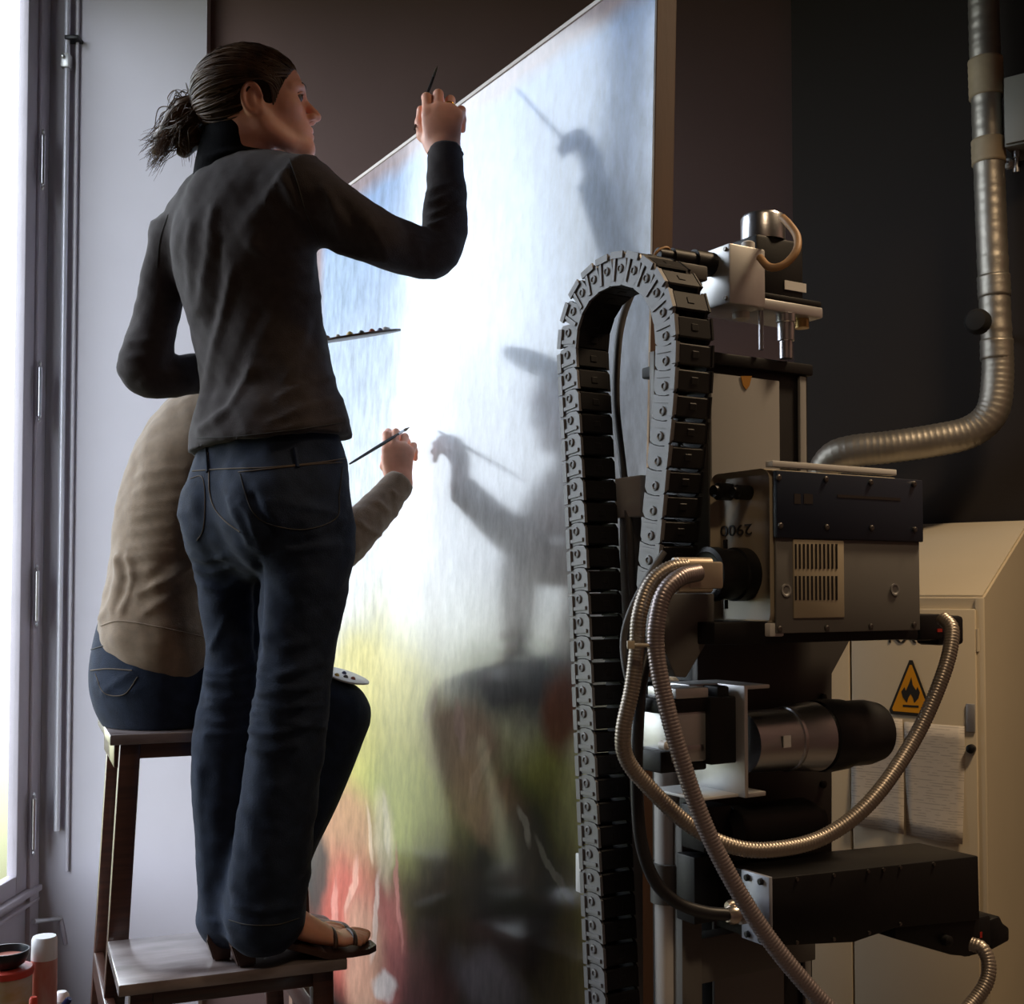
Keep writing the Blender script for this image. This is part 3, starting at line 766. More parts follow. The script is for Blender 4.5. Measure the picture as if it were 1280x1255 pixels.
# two notice sheets taped below the sign
def notice_mat(name, seed):
    m = bpy.data.materials.new(name); m.use_nodes = True; t = m.node_tree; b = t.nodes['Principled BSDF']; b.inputs['Roughness'].default_value = 0.7
    c = t.nodes.new('ShaderNodeTexCoord'); s = t.nodes.new('ShaderNodeSeparateXYZ'); t.links.new(c.outputs['Object'], s.inputs[0])
    w = t.nodes.new('ShaderNodeMath'); w.operation = 'SINE'; w0 = t.nodes.new('ShaderNodeMath'); w0.operation = 'MULTIPLY'; w0.inputs[1].default_value = 900; t.links.new(s.outputs['Z'], w0.inputs[0]); t.links.new(w0.outputs[0], w.inputs[0])
    n = t.nodes.new('ShaderNodeTexNoise'); n.inputs['Scale'].default_value = 26; mp = t.nodes.new('ShaderNodeMapping'); mp.inputs['Scale'].default_value = (1.6, 0.01, 5); mp.inputs['Location'].default_value = (seed, 0, seed); t.links.new(c.outputs['Object'], mp.inputs[0]); t.links.new(mp.outputs[0], n.inputs['Vector'])
    g = t.nodes.new('ShaderNodeMath'); g.operation = 'GREATER_THAN'; g.inputs[1].default_value = 0.25; t.links.new(w.outputs[0], g.inputs[0])
    g2 = t.nodes.new('ShaderNodeMath'); g2.operation = 'GREATER_THAN'; g2.inputs[1].default_value = 0.50; t.links.new(n.outputs['Fac'], g2.inputs[0])
    mu = t.nodes.new('ShaderNodeMath'); mu.operation = 'MULTIPLY'; t.links.new(g.outputs[0], mu.inputs[0]); t.links.new(g2.outputs[0], mu.inputs[1])
    mx = t.nodes.new('ShaderNodeMix'); mx.data_type = 'RGBA'; mx.inputs['A'].default_value = (0.62, 0.57, 0.50, 1); mx.inputs['B'].default_value = (0.46, 0.42, 0.37, 1); t.links.new(mu.outputs[0], mx.inputs['Factor']); t.links.new(mx.outputs['Result'], b.inputs['Base Color'])
    return m
def sheet(c4, seed, lab):
    P = [onC(px, py, 0.018) for px, py in c4]; n = 8; V = []; Fq = []
    for i in range(n + 1):
        for j in range(n + 1):
            u, v = i / n, j / n
            a = [(1 - u) * ((1 - v) * P[0][k] + v * P[3][k]) + u * ((1 - v) * P[1][k] + v * P[2][k]) for k in (0, 1)]
            lift = 0.0172 + 0.010 * v ** 3 * (0.4 + abs(math.sin(3.1 * u + seed))) + 0.0015 * math.sin(7 * u + seed)
            V.append(CMX @ Vector((a[0], -lift, a[1])))
    for i in range(n):
        for j in range(n): Fq.append((i * (n + 1) + j, (i + 1) * (n + 1) + j, (i + 1) * (n + 1) + j + 1, i * (n + 1) + j + 1))
    me = bpy.data.meshes.new('notice_sheet'); me.from_pydata([tuple(v) for v in V], [], Fq); me.update()
    me.polygons.foreach_set('use_smooth', [True] * len(me.polygons))
    o = link('notice_sheet', me, notice_mat('printed_notice_%d' % int(seed * 10), seed)); md = o.modifiers.new('thickness', 'SOLIDIFY'); md.thickness = 0.0004
    tag(o, lab, 'paper')
sheet([(1063, 893), (1128, 899), (1132, 1042), (1066, 1030)], 1.3, 'printed notice sheet on the cabinet door, the one nearer the silver lens')
sheet([(1130, 902), (1206, 908), (1204, 1055), (1134, 1043)], 2.9, 'printed notice sheet on the cabinet door, the one nearer the lock')

# ================================================================== AIR DUCT on the right wall
def wall_hit(px, py, off):
    n = Vector((RW[1], -RW[0], 0)).normalized()           # points into the room (towards the camera)
    if n.dot(Vector((0, -1, 0))) < 0: n = -n
    o_ = Vector((CORNER[0], CORNER[1], 0)) + n * off; d = ray(px, py); t = (o_ - CAM).dot(n) / d.dot(n); return CAM + d * t
duct = tag(empty('air_duct', wall_hit(1240, 340, 0.1)), 'shiny flexible aluminium air duct with tape bands bending off the dark wall', 'duct')
m_duct = mat('crumpled_foil_duct', (0.40, 0.37, 0.32), 0.46, 0.85, noise=0.12, nscale=18, bump=0.25, bscale=45)
m_tape = mat('tan_tape', (0.42, 0.33, 0.21), 0.6, noise=0.1)
dp = [(1216, -560), (1228, -60), (1231, 60), (1236, 200), (1241, 330), (1246, 430)]
rp = 20 * mpp(3.3)
dwall = 0.13
P = [wall_hit(x, y, dwall) for x, y in dp]
rr = resample(catmull([tuple(p) for p in P], 8), 0.006)
bm = bmesh.new(); add_tube(bm, rr, [rp * (1 + 0.02 * (math.sin(i * 0.35) > 0.95) + 0.012 * math.sin(i * 0.9 + 1.7 * math.sin(i * 0.13))) for i in range(len(rr))], 20)
from_bm('straight_run', bm, m_duct, duct, True)
bend = [(1246, 425, 0.13), (1247, 470, 0.13), (1240, 515, 0.14), (1212, 540, 0.16), (1165, 551, 0.20), (1110, 559, 0.25), (1065, 564, 0.28), (1040, 574, 0.28), (1028, 600, 0.26)]
P = [wall_hit(x, y, o_) for x, y, o_ in bend]
P.append(CMX @ Vector((0.57, 0.30, CZ + (zb - CZ) * 0.30 / CDP + 0.10))); P.append(CMX @ Vector((0.57, 0.30, CZ + (zb - CZ) * 0.30 / CDP - 0.02)))
rr = resample(catmull([tuple(p) for p in P], 8), 0.006)
bm = bmesh.new(); add_tube(bm, rr, [rp * (1.0 + 0.12 * min(1, i / 60.0)) * (1 + 0.018 * math.sin(i * 2.1)) for i in range(len(rr))], 20)
from_bm('flexible_bend', bm, m_duct, duct, True)
for (y0, y1, m_, k_) in ((75, 122, m_tape, 1.13), (175, 205, m_tape, 1.10), (345, 372, m_duct, 1.06), (425, 450, m_duct, 1.06)):
    xm = lambda y: np.interp(y, [p[1] for p in dp], [p[0] for p in dp])
    pts = resample([tuple(wall_hit(xm(y), y, dwall)) for y in (y0, y1)], 0.008)
    bm = bmesh.new(); add_tube(bm, pts, [rp * k_ * (1 + 0.012 * math.sin(i * 2.3)) for i in range(len(pts))], 20)
    from_bm('tape_band', bm, m_, duct, True)
jb = tag(empty('junction_box', wall_hit(1265, 135, 0.0)), 'grey metal junction box fixed beside the upper duct', 'junction box')
p0 = wall_hit(1254, 97, 0.15); p1 = wall_hit(1300, 175, 0.15)
rwn = Vector((RW[1], -RW[0], 0)).normalized(); rwn = rwn if rwn.y < 0 else -rwn
JM = Matrix(((RW[0], -rwn.x, 0, p0.x), (RW[1], -rwn.y, 0, p0.y), (0, 0, 1, 0), (0, 0, 0, 1)))
jw = (p1 - p0).length
m_jb = mat('grey_box_enamel', (0.22, 0.21, 0.18), 0.5)
box('box_body', (0, 0, p1.z), (0.13, 0.148, p0.z), m_jb, jb, JM, 0.005)
box('box_lid', (0.006, -0.012, p1.z + 0.006), (0.124, 0.0, p0.z - 0.006), m_jb, jb, JM, 0.003)
lathe('cable_gland', JM @ Vector((0.02, 0.05, p1.z)), (0, 0, -1), [(0, 0.012), (0.02, 0.012), (0.022, 0.008), (0.05, 0.008), (0.052, 0.012), (0.065, 0.012)], m_steel, jb, 12)
kn = tag(empty('rubber_knob', wall_hit(1222, 402, 0.24)), 'round black rubber stopper in front of the foil duct', 'knob')  # plain round black knob standing off the wall on a stem
pk = wall_hit(1222, 402, 0.24)
lathe('knob_head', pk, rwn, [(-0.03, 0.0), (-0.028, 0.028), (-0.012, 0.037), (0.008, 0.037), (0.022, 0.028), (0.028, 0.0)], mat('black_rubber', (0.008, 0.008, 0.008), 0.8), kn, 20)
tube('knob_stem', [pk, pk - rwn * 0.235], 0.008, m_black, kn, 8)
pw = wall_hit(1262, 206, 0.0); pc_ = tag(empty('cable_clip', pw), 'small white cable clip on the wall beside the duct', 'clip')
lathe('clip_body', pw, rwn, [(0, 0.015), (0.02, 0.015), (0.028, 0.008)], mat('white_plastic', (0.7, 0.7, 0.68), 0.4), pc_, 12)
lathe('clip_screw', pw + rwn * 0.028, rwn, [(0, 0.005), (0.003, 0.004)], m_steel, pc_, 8)
# ================================================================== SCANNING MACHINE
m_grey = mat('grey_painted_metal', (0.17, 0.165, 0.155), 0.5, noise=0.03, nscale=8)
m_lgrey = mat('light_grey_panel', (0.25, 0.245, 0.24), 0.45, noise=0.03, nscale=8)
m_dgrey = mat('dark_grey_plate', (0.075, 0.070, 0.066), 0.5, noise=0.05, nscale=8)
m_white = mat('white_enamel', (0.78, 0.77, 0.75), 0.4, noise=0.02)
m_boxcream = mat('ivory_camera_shell', (0.42, 0.36, 0.26), 0.42, noise=0.03, nscale=8)
m_navy = mat('dark_navy_panel', (0.012, 0.020, 0.040), 0.4)
m_brass = mat('brass', (0.55, 0.38, 0.16), 0.35, 1.0)
def mrect(name, px0, py0, px1, py1, b, depth, m, parent, bevel=0.002, zfloor=None):
    a0, z0 = onB(px0, py0, b); a1, z1 = onB(px1, py1, b)
    if zfloor is not None: z1 = zfloor
    return mbox(name, a0, a1, b, b - depth, z1, z0, m, parent, bevel)
def mpoly(name, pts, b, depth, m, parent, bevel=0.0):
    P = [M(*((lambda q: (q[0], b, q[1]))(onB(px, py, b)))) for px, py in pts]
    return prism(name, P, -B * depth, m, parent, bevel)
stand = tag(empty('scanner_stand', M(0.05, -0.26, FZ)), 'tall motorised scanner column of grey panels and black rails in front of the cabinet', 'scanner stand')
CB = -0.20
mrect('column_core', 885, 444, 1016, 1200, CB - 0.004, 0.14, m_blackm, stand, 0.003, FZ + 0.04)
mrect('column_cap', 884, 438, 1017, 470, CB + 0.006, 0.16, m_blackm, stand, 0.003)
mrect('face_panel', 889, 466, 980, 1200, CB + 0.002, 0.006, m_lgrey, stand, 0.001, FZ + 0.05)
mrect('edge_strip', 1000, 470, 1014, 1200, CB + 0.002, 0.006, m_lgrey, stand, 0.001, FZ + 0.05)
a0, _ = onB(820, 1100, CB); a1, _ = onB(1060, 1100, CB)
mbox('base_plate', a0 - 0.12, a1 + 0.10, 0.10, CB - 0.25, FZ, FZ + 0.04, m_dgrey, stand, 0.006)
mpoly('warning_tag', [(926, 470), (940, 470), (937, 482), (933, 487), (929, 482)], CB + 0.0035, 0.001, mat('orange_tag', (0.35, 0.16, 0.02), 0.5), stand)
mrect('frame_post', 852, 1020, 878, 1200, -0.16, 0.03, m_grey, stand, 0.002, FZ + 0.04)
mrect('crossbeam', 852, 1178, 1020, 1200, -0.165, 0.03, m_grey, stand, 0.002)
mpoly('mounting_plate', [(872, 790), (1068, 790), (1040, 842), (1040, 1075), (872, 1075)], -0.15, 0.012, m_dgrey, stand, 0.001)
gus = mpoly('gusset', [(828, 742), (893, 742), (893, 787), (858, 847), (845, 846), (824, 797)], -0.045, 0.045, m_grey, stand, 0.0015)
mrect('support_arm', 893, 778, 1148, 799, -0.012, 0.12, m_blackm, stand, 0.002)
for px_, py_ in ((1028, 872), (1028, 980), (905, 1040), (1022, 1040)):
    a_, z_ = onB(px_, py_, -0.15)
    lathe('plate_bolt', M(a_, -0.15, z_), B, [(0, 0.006), (0.004, 0.006), (0.005, 0.004)], m_blackm, stand, 10)
a_, z_ = onB(910, 1040, -0.10); a2, _ = onB(1030, 1040, -0.10)
lathe('drive_housing', M(a_, -0.11, z_), A, [(0, 0.020), (0.012, 0.032), (a2 - a_ - 0.03, 0.032), (a2 - a_, 0.018)], m_blackm, stand, 20)
mrect('drive_block', 880, 1010, 915, 1062, -0.10, 0.05, m_blackm, stand, 0.003)
AG = (Vector((0.165, 1.80, 0)) - MO).dot(A)
def abox(name, px0, py0, px1, py1, a, depth, m):
    b0, z0 = onA(px0, py0, a); b1, z1 = onA(px1, py1, a)
    return mbox(name, a, a + depth, b0, b1, z1, z0, m, stand, 0.002)
# guide parts between the two runs of the cable chain
pg = at(785, 620, 1.80)
GM = Matrix.Translation(pg) @ MROT.to_4x4()
def gbox(name, px0, py0, px1, py1, Y, depth, m):
    p = at(px0, py0, Y); q = at(px1, py1, Y); c = Vector((p.x, p.y, 0))
    return box(name, (p.x, Y, q.z), (q.x, Y + depth, p.z), m, stand, None, 0.002)
abox('guide_bracket', 768, 598, 800, 645, AG, 0.02, m_white)
abox('guide_rail', 774, 640, 791, 1262, AG + 0.004, 0.02, m_lgrey)
abox('guide_rail', 811, 440, 819, 760, AG + 0.004, 0.012, m_white)
abox('guide_tab', 719, 1066, 726, 1117, AG - 0.03, 0.006, m_white)
gbox('cable_channel', 846, 372, 887, 715, 1.72, 0.05, m_blackm)
gbox('rear_housing', 808, 852, 905, 958, 1.78, 0.10, m_blackm)
# white upright post
pp_ = at(834, 1100, 1.71)
post = tag(empty('support_post', (pp_.x, pp_.y, FZ + 0.04)), 'round white upright post behind the hanging hoses', 'post')
zt2 = at(834, 850, 1.71).z
lathe('post_tube', (pp_.x, pp_.y, FZ + 0.04), (0, 0, 1), [(0, 0.018), (zt2 - FZ - 0.04, 0.018), (zt2 - FZ - 0.036, 0.014)], m_white, post, 20)
zc_ = at(834, 1100, 1.71).z
bm = bmesh.new(); add_lathe(bm, (pp_.x, pp_.y, zc_ - 0.03), (0, 0, 1), [(0, 0.024), (0.055, 0.024)], 20)
smooth_by_angle(from_bm('post_clamp', bm, m_grey, post), 35)

# ---------------- infrared camera (box)
ir = tag(empty('infrared_camera', M(0.13, -0.06, onB(965, 795, 0)[1])), 'ivory box camera with dark blue side panel and vent slots, black lens to the left', 'camera')
zt_, zb_ = onB(965, 584, 0)[1], onB(965, 792, 0)[1]
aR = onB(1148, 690, 0)[0]; bL = onA(888, 690, 0)[0]
bm = bmesh.new(); vs = add_box(bm, (0, 0.004, zb_ + 0.010), (aR - 0.03, -bL, zt_), None, 0)
vedges = [ed for ed in bm.edges if abs((ed.verts[0].co - ed.verts[1].co).x) > 0.01]
bmesh.ops.bevel(bm, geom=vedges, offset=0.016, segments=5, affect='EDGES', profile=0.5)
# recessed front (facing the painting)
fr = [f for f in bm.faces if abs(f.normal.x) > 0.9 and f.calc_center_median().x < 0.01]
r_ = bmesh.ops.inset_region(bm, faces=fr, thickness=0.007, depth=0.0)
bmesh.ops.translate(bm, verts=list({v for f in fr for v in f.verts}), vec=(0.012, 0, 0))
bm.transform(MM)
smooth_by_angle(from_bm('shell', bm, m_boxcream, ir), 40)
mrect('lit_top_edge', 966, 583, 1121, 587, 0.004, 0.014, m_white, ir, 0.001)  # white strip painting in the light caught along the shell's top edge
aS0 = onB(966, 690, 0)[0]
zm = onB(965, 671, 0)[1]
sp = mbox('lower_side_panel', aS0 + 0.004, aR, 0.002, -0.002, zb_, zm, m_grey, ir, 0.0015)
up = mbox('upper_side_panel', aS0 + 0.002, aR + 0.004, 0.006, -0.002, zm - 0.001, onB(965, 588, 0)[1], m_navy, ir, 0.0015)
m_screw = mat('dark_screw', (0.16, 0.15, 0.14), 0.35, 0.9)
for row, bb, par in ((((973, 597), (1032, 599), (1088, 603), (1142, 605)), 0.006, up), (((975, 657), (1033, 659), (1089, 660), (1143, 662)), 0.006, up), (((974, 786), (1033, 785), (1088, 783), (1142, 781)), 0.002, sp)):
    for px_, py_ in row:
        a_, z_ = onB(px_, py_, bb)
        lathe('screw', M(a_, bb, z_), B, [(0, 0.0042), (0.002, 0.0040), (0.003, 0.0025)], m_screw, par, 10)
m_faint = mat('faded_brown_print', (0.030, 0.024, 0.022), 0.5)
for (x0, y0, x1, y1) in ((993, 617, 1001, 630), (1005, 617, 1016, 630), (1047, 618, 1126, 626)):
    mrect('faded_print', x0, y0, x1, y1, 0.0065, 0.001, m_faint, up, 0)
# rear body block so that the shell reads solid behind the panels
mbox('rear_shell', aR - 0.032, aR - 0.002, -0.003, bL + 0.004, zb_ + 0.006, zt_ - 0.006, m_boxcream, ir, 0.003)
vent = mrect('vent_plate', 992, 674, 1056, 772, 0.0045, 0.003, m_boxcream, sp, 0.003)
bm = bmesh.new()
for (y0, y1) in ((680, 711), (720, 750)):
    for i in range(11):
        x = 993.5 + i * 5.1; a0, z0 = onB(x, y0, 0.0048); a1, z1 = onB(x + 2.4, y1, 0.0048)
        add_box(bm, (a0, -0.0052, z1), (a1, -0.003, z0), MM)
from_bm('vent_slots', bm, m_black, vent)
for px_, py_ in ((982, 738), (1118, 737)):
    a_, z_ = onB(px_, py_, 0.002)
    lathe('dimple', M(a_, 0.0018, z_), B, [(0, 0.0085), (0.0022, 0.0085), (0.0022, 0.0065), (0.0006, 0.0045), (0.0006, 0.0)], m_lgrey, sp, 18)
# number printed upside down on the front
b_, z_ = onA(920, 662, 0.0115)
mt = Matrix.Translation(M(0.0115, b_, z_)) @ Matrix(((-B.x, 0, -A.x, 0), (-B.y, 0, -A.y, 0), (0, 1, 0, 0), (0, 0, 0, 1)))
mt = Matrix.Translation(M(0.0115, b_, z_)) @ Matrix(((-B.x, 0, -A.x, 0), (-B.y, 0, -A.y, 0), (0, -1, 0, 0), (0, 0, 0, 1)))
text_mesh('model_number', '2900', 0.021, mt, m_ink, ir, 0.0006, 1.55)
for px_, py_, r__ in ((912, 615, 0.012), (936, 616, 0.010)):
    b_, z_ = onA(px_, py_, 0.012)
    lathe('socket', M(0.013, b_, z_), -A, [(0, r__), (0.022, r__), (0.024, r__ * 0.7), (0.030, r__ * 0.7)], m_black, ir, 14)
b_, z_ = onA(930, 718, 0.012)
lens = lathe('lens', M(0.013, b_, z_), -A, [(0, 0.036), (0.02, 0.036), (0.022, 0.033), (0.048, 0.033), (0.050, 0.036), (0.066, 0.036), (0.068, 0.030), (0.066, 0.026)], m_black, ir, 32)
lathe('lens_screw', M(-0.020, b_, z_ + 0.034), Vector((0, 0, 1)), [(0, 0.003), (0.012, 0.003)], m_black, lens, 8)
lathe('lens_screw', M(-0.020, b_, z_ - 0.034), Vector((0, 0, -1)), [(0, 0.003), (0.012, 0.003)], m_black, lens, 8)
mbox('foot_rail', -0.002, 0.022, -0.002, bL + 0.004, onB(966, 796, 0)[1], onB(966, 779, 0)[1], m_white, ir, 0.002)
# rear connector
a_, z_ = onB(1148, 782, -0.05)
con = mrect('rear_connector', 1150, 768, 1180, 800, -0.04, 0.05, m_black, ir, 0.004)
mrect('connector_plug', 1174, 770, 1206, 806, -0.04, 0.045, m_black, ir, 0.006)
mrect('connector_dot', 1172, 786, 1178, 790, -0.039, 0.003, mat('red_dot', (0.45, 0.03, 0.02), 0.4), con, 0)

# ---------------- hose joint at the left of the box
fit = tag(empty('hose_fitting', at(862, 720, 1.52)), 'pale metal hose coupling where two ribbed hoses meet', 'fitting')
f0 = at(846, 718, 1.50); fx = (A * 0.75 + Vector((0.3, 0, 0))).normalized()
fdir = Vector((0.96, 0.25, 0)).normalized(); m_fit = mat('warm_nickel', (0.60, 0.50, 0.38), 0.35, 0.6)
for dz in (0.011, -0.013):
    lathe('coupling', f0 + Vector((0, 0, dz)), fdir, [(-0.002, 0.007), (0, 0.0105), (0.045, 0.0105)], m_fit, fit, 16)
    lathe('end_cap', f0 + Vector((0, 0, dz)) - fdir * 0.002, -fdir, [(0, 0.010), (0.003, 0.010), (0.005, 0.006)], m_white, fit, 16)
bx_ = Matrix.Translation(f0) @ Matrix(((fdir.x, -fdir.y, 0, 0), (fdir.y, fdir.x, 0, 0), (0, 0, 1, 0), (0, 0, 0, 1)))
box('coupling_block', (0.012, -0.012, -0.018), (0.058, 0.012, 0.016), m_fit, fit, bx_, 0.003)

# ---------------- hoses and cables
m_hose = mat('ribbed_steel_hose', (0.34, 0.29, 0.29), 0.38, 0.7)
m_hose2 = mat('ribbed_bronze_hose', (0.36, 0.31, 0.26), 0.38, 0.7)
def pth(lst): return [at(*p) for p in lst]
h = hose('armoured_hose', pth([(858, 708, 1.50), (835, 712, 1.49), (812, 732, 1.48), (799, 770, 1.47), (796, 812, 1.47), (790, 860, 1.47), (779, 915, 1.47), (784, 950, 1.48), (812, 985, 1.49), (860, 1030, 1.50), (912, 1057, 1.50), (965, 1062, 1.50), (1030, 1046, 1.52), (1090, 1000, 1.54), (1145, 920, 1.58), (1180, 840, 1.60), (1190, 790, 1.62), (1178, 772, 1.64)]), 0.0098, m_hose2)
tag(h, 'long ribbed steel hose looping under the silver lens up to the box camera', 'hose', 'ribbed hoses on the scanner')
h = hose('armoured_hose', pth([(872, 716, 1.49), (850, 722, 1.465), (830, 742, 1.452), (821, 778, 1.448), (820, 812, 1.448), (828, 860, 1.445), (846, 930, 1.44), (876, 1020, 1.44), (912, 1095, 1.44), (955, 1165, 1.44), (1000, 1222, 1.44), (1050, 1275, 1.44), (1110, 1330, 1.44)]), 0.0105, m_hose)
tag(h, 'ribbed steel hose slanting across the black module towards the lower right', 'hose', 'ribbed hoses on the scanner')
h = hose('armoured_hose', pth([(1214, 1180, 1.66), (1228, 1186, 1.65), (1236, 1205, 1.64), (1232, 1230, 1.63), (1212, 1258, 1.62), (1180, 1290, 1.60), (1130, 1330, 1.58)]), 0.0095, m_hose2)
tag(h, 'short ribbed hose curving down from the end of the black module', 'hose', 'ribbed hoses on the scanner')
m_cable = mat('black_rubber_cable', (0.018, 0.018, 0.020), 0.42)
m_gcable = mat('grey_cable', (0.11, 0.105, 0.105), 0.5)
c = tube('black_cable', pth([(812, 800, 1.56), (802, 850, 1.53), (797, 910, 1.51), (796, 980, 1.51), (801, 1050, 1.52), (818, 1100, 1.53), (846, 1128, 1.54), (880, 1140, 1.55), (908, 1143, 1.56)]), 0.0082, m_cable, None, 12, 10)
tag(c, 'thick black cable hanging beside the white post and bending to the lower plug', 'cable')
c = tube('grey_cable', pth([(800, 352, 1.86), (786, 375, 1.86), (774, 420, 1.86), (770, 500, 1.86), (778, 580, 1.84), (786, 650, 1.79), (790, 720, 1.78), (794, 780, 1.78)]), 0.0060, m_gcable, None, 10, 10)
tag(c, 'grey cable arching inside the cable chain loop', 'cable')
c = tube('grey_cable', pth([(830, 690, 1.58), (806, 728, 1.57), (786, 770, 1.56), (779, 805, 1.56), (784, 845, 1.55), (796, 880, 1.55), (800, 930, 1.56)]), 0.0046, m_gcable, None, 10, 10)
tag(c, 'slim dark cable curving behind the two tied hoses', 'cable')
# cable tie round the two hoses
tie = tag(empty('cable_tie', at(806, 806, 1.46)), 'pale cable tie around the two ribbed hoses', 'cable tie')
pts = []
for i in range(25):
    t_ = 2 * math.pi * i / 24; pts.append(at(807 + 21 * math.copysign(abs(math.cos(t_)) ** 0.7, math.cos(t_)), 806, 1.459) + Vector((0, 0.0145 * math.sin(t_), 0)))
bm = bmesh.new(); add_tube(bm, pts[:-1] + [pts[0]], 0.0028, 6); from_bm('tie_band', bm, mat('tie_nylon', (0.62, 0.54, 0.40), 0.4), tie, True)
pq = at(790, 806, 1.440); box('tie_head', (pq.x - 0.006, pq.y - 0.004, pq.z - 0.005), (pq.x + 0.003, pq.y + 0.004, pq.z + 0.005), mat('tie_nylon', (0.62, 0.54, 0.40), 0.4), tie, None, 0.001)

# ---------------- silver lens unit
lu = tag(empty('lens_unit', M(0.02, -0.08, onB(940, 1000, -0.07)[1])), 'silver and black lens barrel in a square aluminium bracket below the box camera', 'lens')
LB = -0.085
aL, zL = onB(938, 927, LB)
def al(px): return onB(px, 927, LB)[0] - aL
prof = [(al(925), 0.042), (al(978), 0.043), (al(979), 0.045), (al(982), 0.045), (al(983), 0.044), (al(1004), 0.048), (al(1016), 0.049), (al(1018), 0.046)]
lathe('silver_barrel', M(aL, LB, zL), A, prof, m_steel, lu, 36)
lathe('black_barrel', M(aL, LB, zL), A, [(al(1017), 0.042), (al(1020), 0.050), (al(1030), 0.052), (al(1050), 0.050), (al(1055), 0.047), (al(1080), 0.047), (al(1092), 0.043), (al(1096), 0.034), (al(1094), 0.030)], m_black, lu, 36)
mrect('barrel_label', 980, 920, 989, 934, LB + 0.0455, 0.002, m_white, lu, 0)
# square bracket plate (perpendicular to the barrel) with flanges
b0_, zt3 = onA(936, 856, onB(934, 927, -0.03)[0]); zt3 = onB(934, 857, -0.03)[1]; zb3 = onB(934, 997, -0.03)[1]
aP = onB(934, 927, -0.03)[0]
mbox('bracket_plate', aP - 0.006, aP, -0.028, -0.138, zb3, zt3, m_alu, lu, 0.001)
mbox('bracket_flange', aP, aP + 0.040, -0.030, -0.138, zt3 - 0.005, zt3, m_alu, lu, 0.001)
mbox('bracket_flange', aP, aP + 0.030, -0.028, -0.138, zb3, zb3 + 0.006, m_alu, lu, 0.001)
mbox('bracket_flange', aP - 0.055, aP - 0.006, -0.080, -0.138, zt3 - 0.010, zt3, m_alu, lu, 0.001)
mbox('bracket_flange', aP - 0.075, aP - 0.006, -0.040, -0.138, zb3, zb3 + 0.004, m_white, lu, 0.001)
mrect('motor_block', 888, 872, 928, 953, -0.045, 0.08, m_blackm, lu, 0.003)
mrect('motor_cap', 897, 858, 912, 880, -0.050, 0.06, m_blackm, lu, 0.003)
mrect('encoder_housing', 842, 890, 884, 951, -0.055, 0.07, m_alu, lu, 0.003)
mrect('encoder_lid', 845, 861, 886, 872, -0.050, 0.06, m_alu, lu, 0.002)
mrect('encoder_frame', 826, 874, 888, 889, -0.052, 0.07, m_blackm, lu, 0.003)
mrect('encoder_frame', 826, 940, 884, 962, -0.060, 0.06, m_blackm, lu, 0.003)
mrect('encoder_strip', 846, 933, 880, 938, -0.0535, 0.004, m_steel, lu, 0.0005)
a_, z_ = onB(833, 932, -0.05)
lathe('encoder_knob', M(a_, -0.06, z_), B, [(0, 0.006), (0.012, 0.006), (0.015, 0.003)], m_white, lu, 12)

# ---------------- lower black module
mod = tag(empty('black_module', M(0.1, -0.06, onB(965, 1182, 0)[1])), 'long black box module with a pale end plate low on the scanner', 'module')
MB_ = -0.015
mpoly('module_body', [(965, 1098), (1223, 1070), (1225, 1150), (1120, 1160), (1068, 1178), (965, 1183)], MB_, 0.11, m_blackm, mod, 0.002)
mpoly('module_wedge', [(1118, 1150), (1224, 1140), (1226, 1172), (1213, 1196), (1190, 1194), (1120, 1174)], MB_ - 0.006, 0.07, m_blackm, mod, 0.002)
a_, zt4 = onB(965, 1096, MB_); _, zb4 = onB(965, 1184, MB_)
bq, _ = onA(931, 1130, a_)
ep = mbox('end_plate', a_ - 0.006, a_, MB_ + 0.001, bq, zb4, zt4, mat('pale_blue_grey', (0.34, 0.36, 0.42), 0.4, 0.3), mod, 0.001)
for bb in (0.25, 0.75):
    for zz in (zt4 - 0.008, zb4 + 0.008):
        lathe('end_bolt', M(a_ - 0.006, MB_ + (bq - MB_) * bb, zz), -A, [(0, 0.0045), (0.004, 0.0045), (0.005, 0.003)], m_black, ep, 8)
for px_, py_ in ((996, 1099), (1042, 1094), (1085, 1089), (1104, 1087), (1125, 1084), (1167, 1080), (996, 1178), (1042, 1174), (1086, 1166), (1125, 1155)):
    a_, z_ = onB(px_, py_, MB_); lathe('screw', M(a_, MB_, z_), B, [(0, 0.0028), (0.002, 0.0026)], m_screw, mod, 8)
pcn = at(925, 1142, 1.57); m_nick = mat('nickel', (0.55, 0.48, 0.42), 0.3, 0.9)
dcn = A
lathe('inlet_fitting', pcn - dcn * 0.022, dcn, [(0, 0.008), (0.006, 0.012), (0.014, 0.012), (0.015, 0.009), (0.020, 0.009), (0.021, 0.014), (0.034, 0.014)], m_nick, mod, 12)
lathe('inlet_fitting', at(918, 1132, 1.575) - dcn * 0.012, dcn, [(0, 0.006), (0.004, 0.008), (0.03, 0.008)], m_nick, mod, 10)
mrect('inlet_bracket', 868, 1072, 905, 1150, -0.12, 0.04, m_blackm, mod, 0.002)
op = mrect('outlet_connector', 1206, 1150, 1240, 1190, MB_ - 0.02, 0.05, m_black, mod, 0.005)
mpoly('outlet_plug', [(1232, 1152), (1250, 1145), (1254, 1154), (1262, 1160), (1262, 1176), (1240, 1188)], MB_ - 0.022, 0.045, m_black, mod, 0.003)
mrect('connector_dot', 1222, 1166, 1228, 1172, MB_ - 0.0195, 0.002, mat('red_dot', (0.45, 0.03, 0.02), 0.4), op, 0)
lathe('outlet_knob', M(*(lambda q: (q[0], MB_, q[1]))(onB(1184, 1176, MB_))), B, [(-0.01, 0.008), (0.004, 0.008), (0.006, 0.005)], m_blackm, mod, 12)

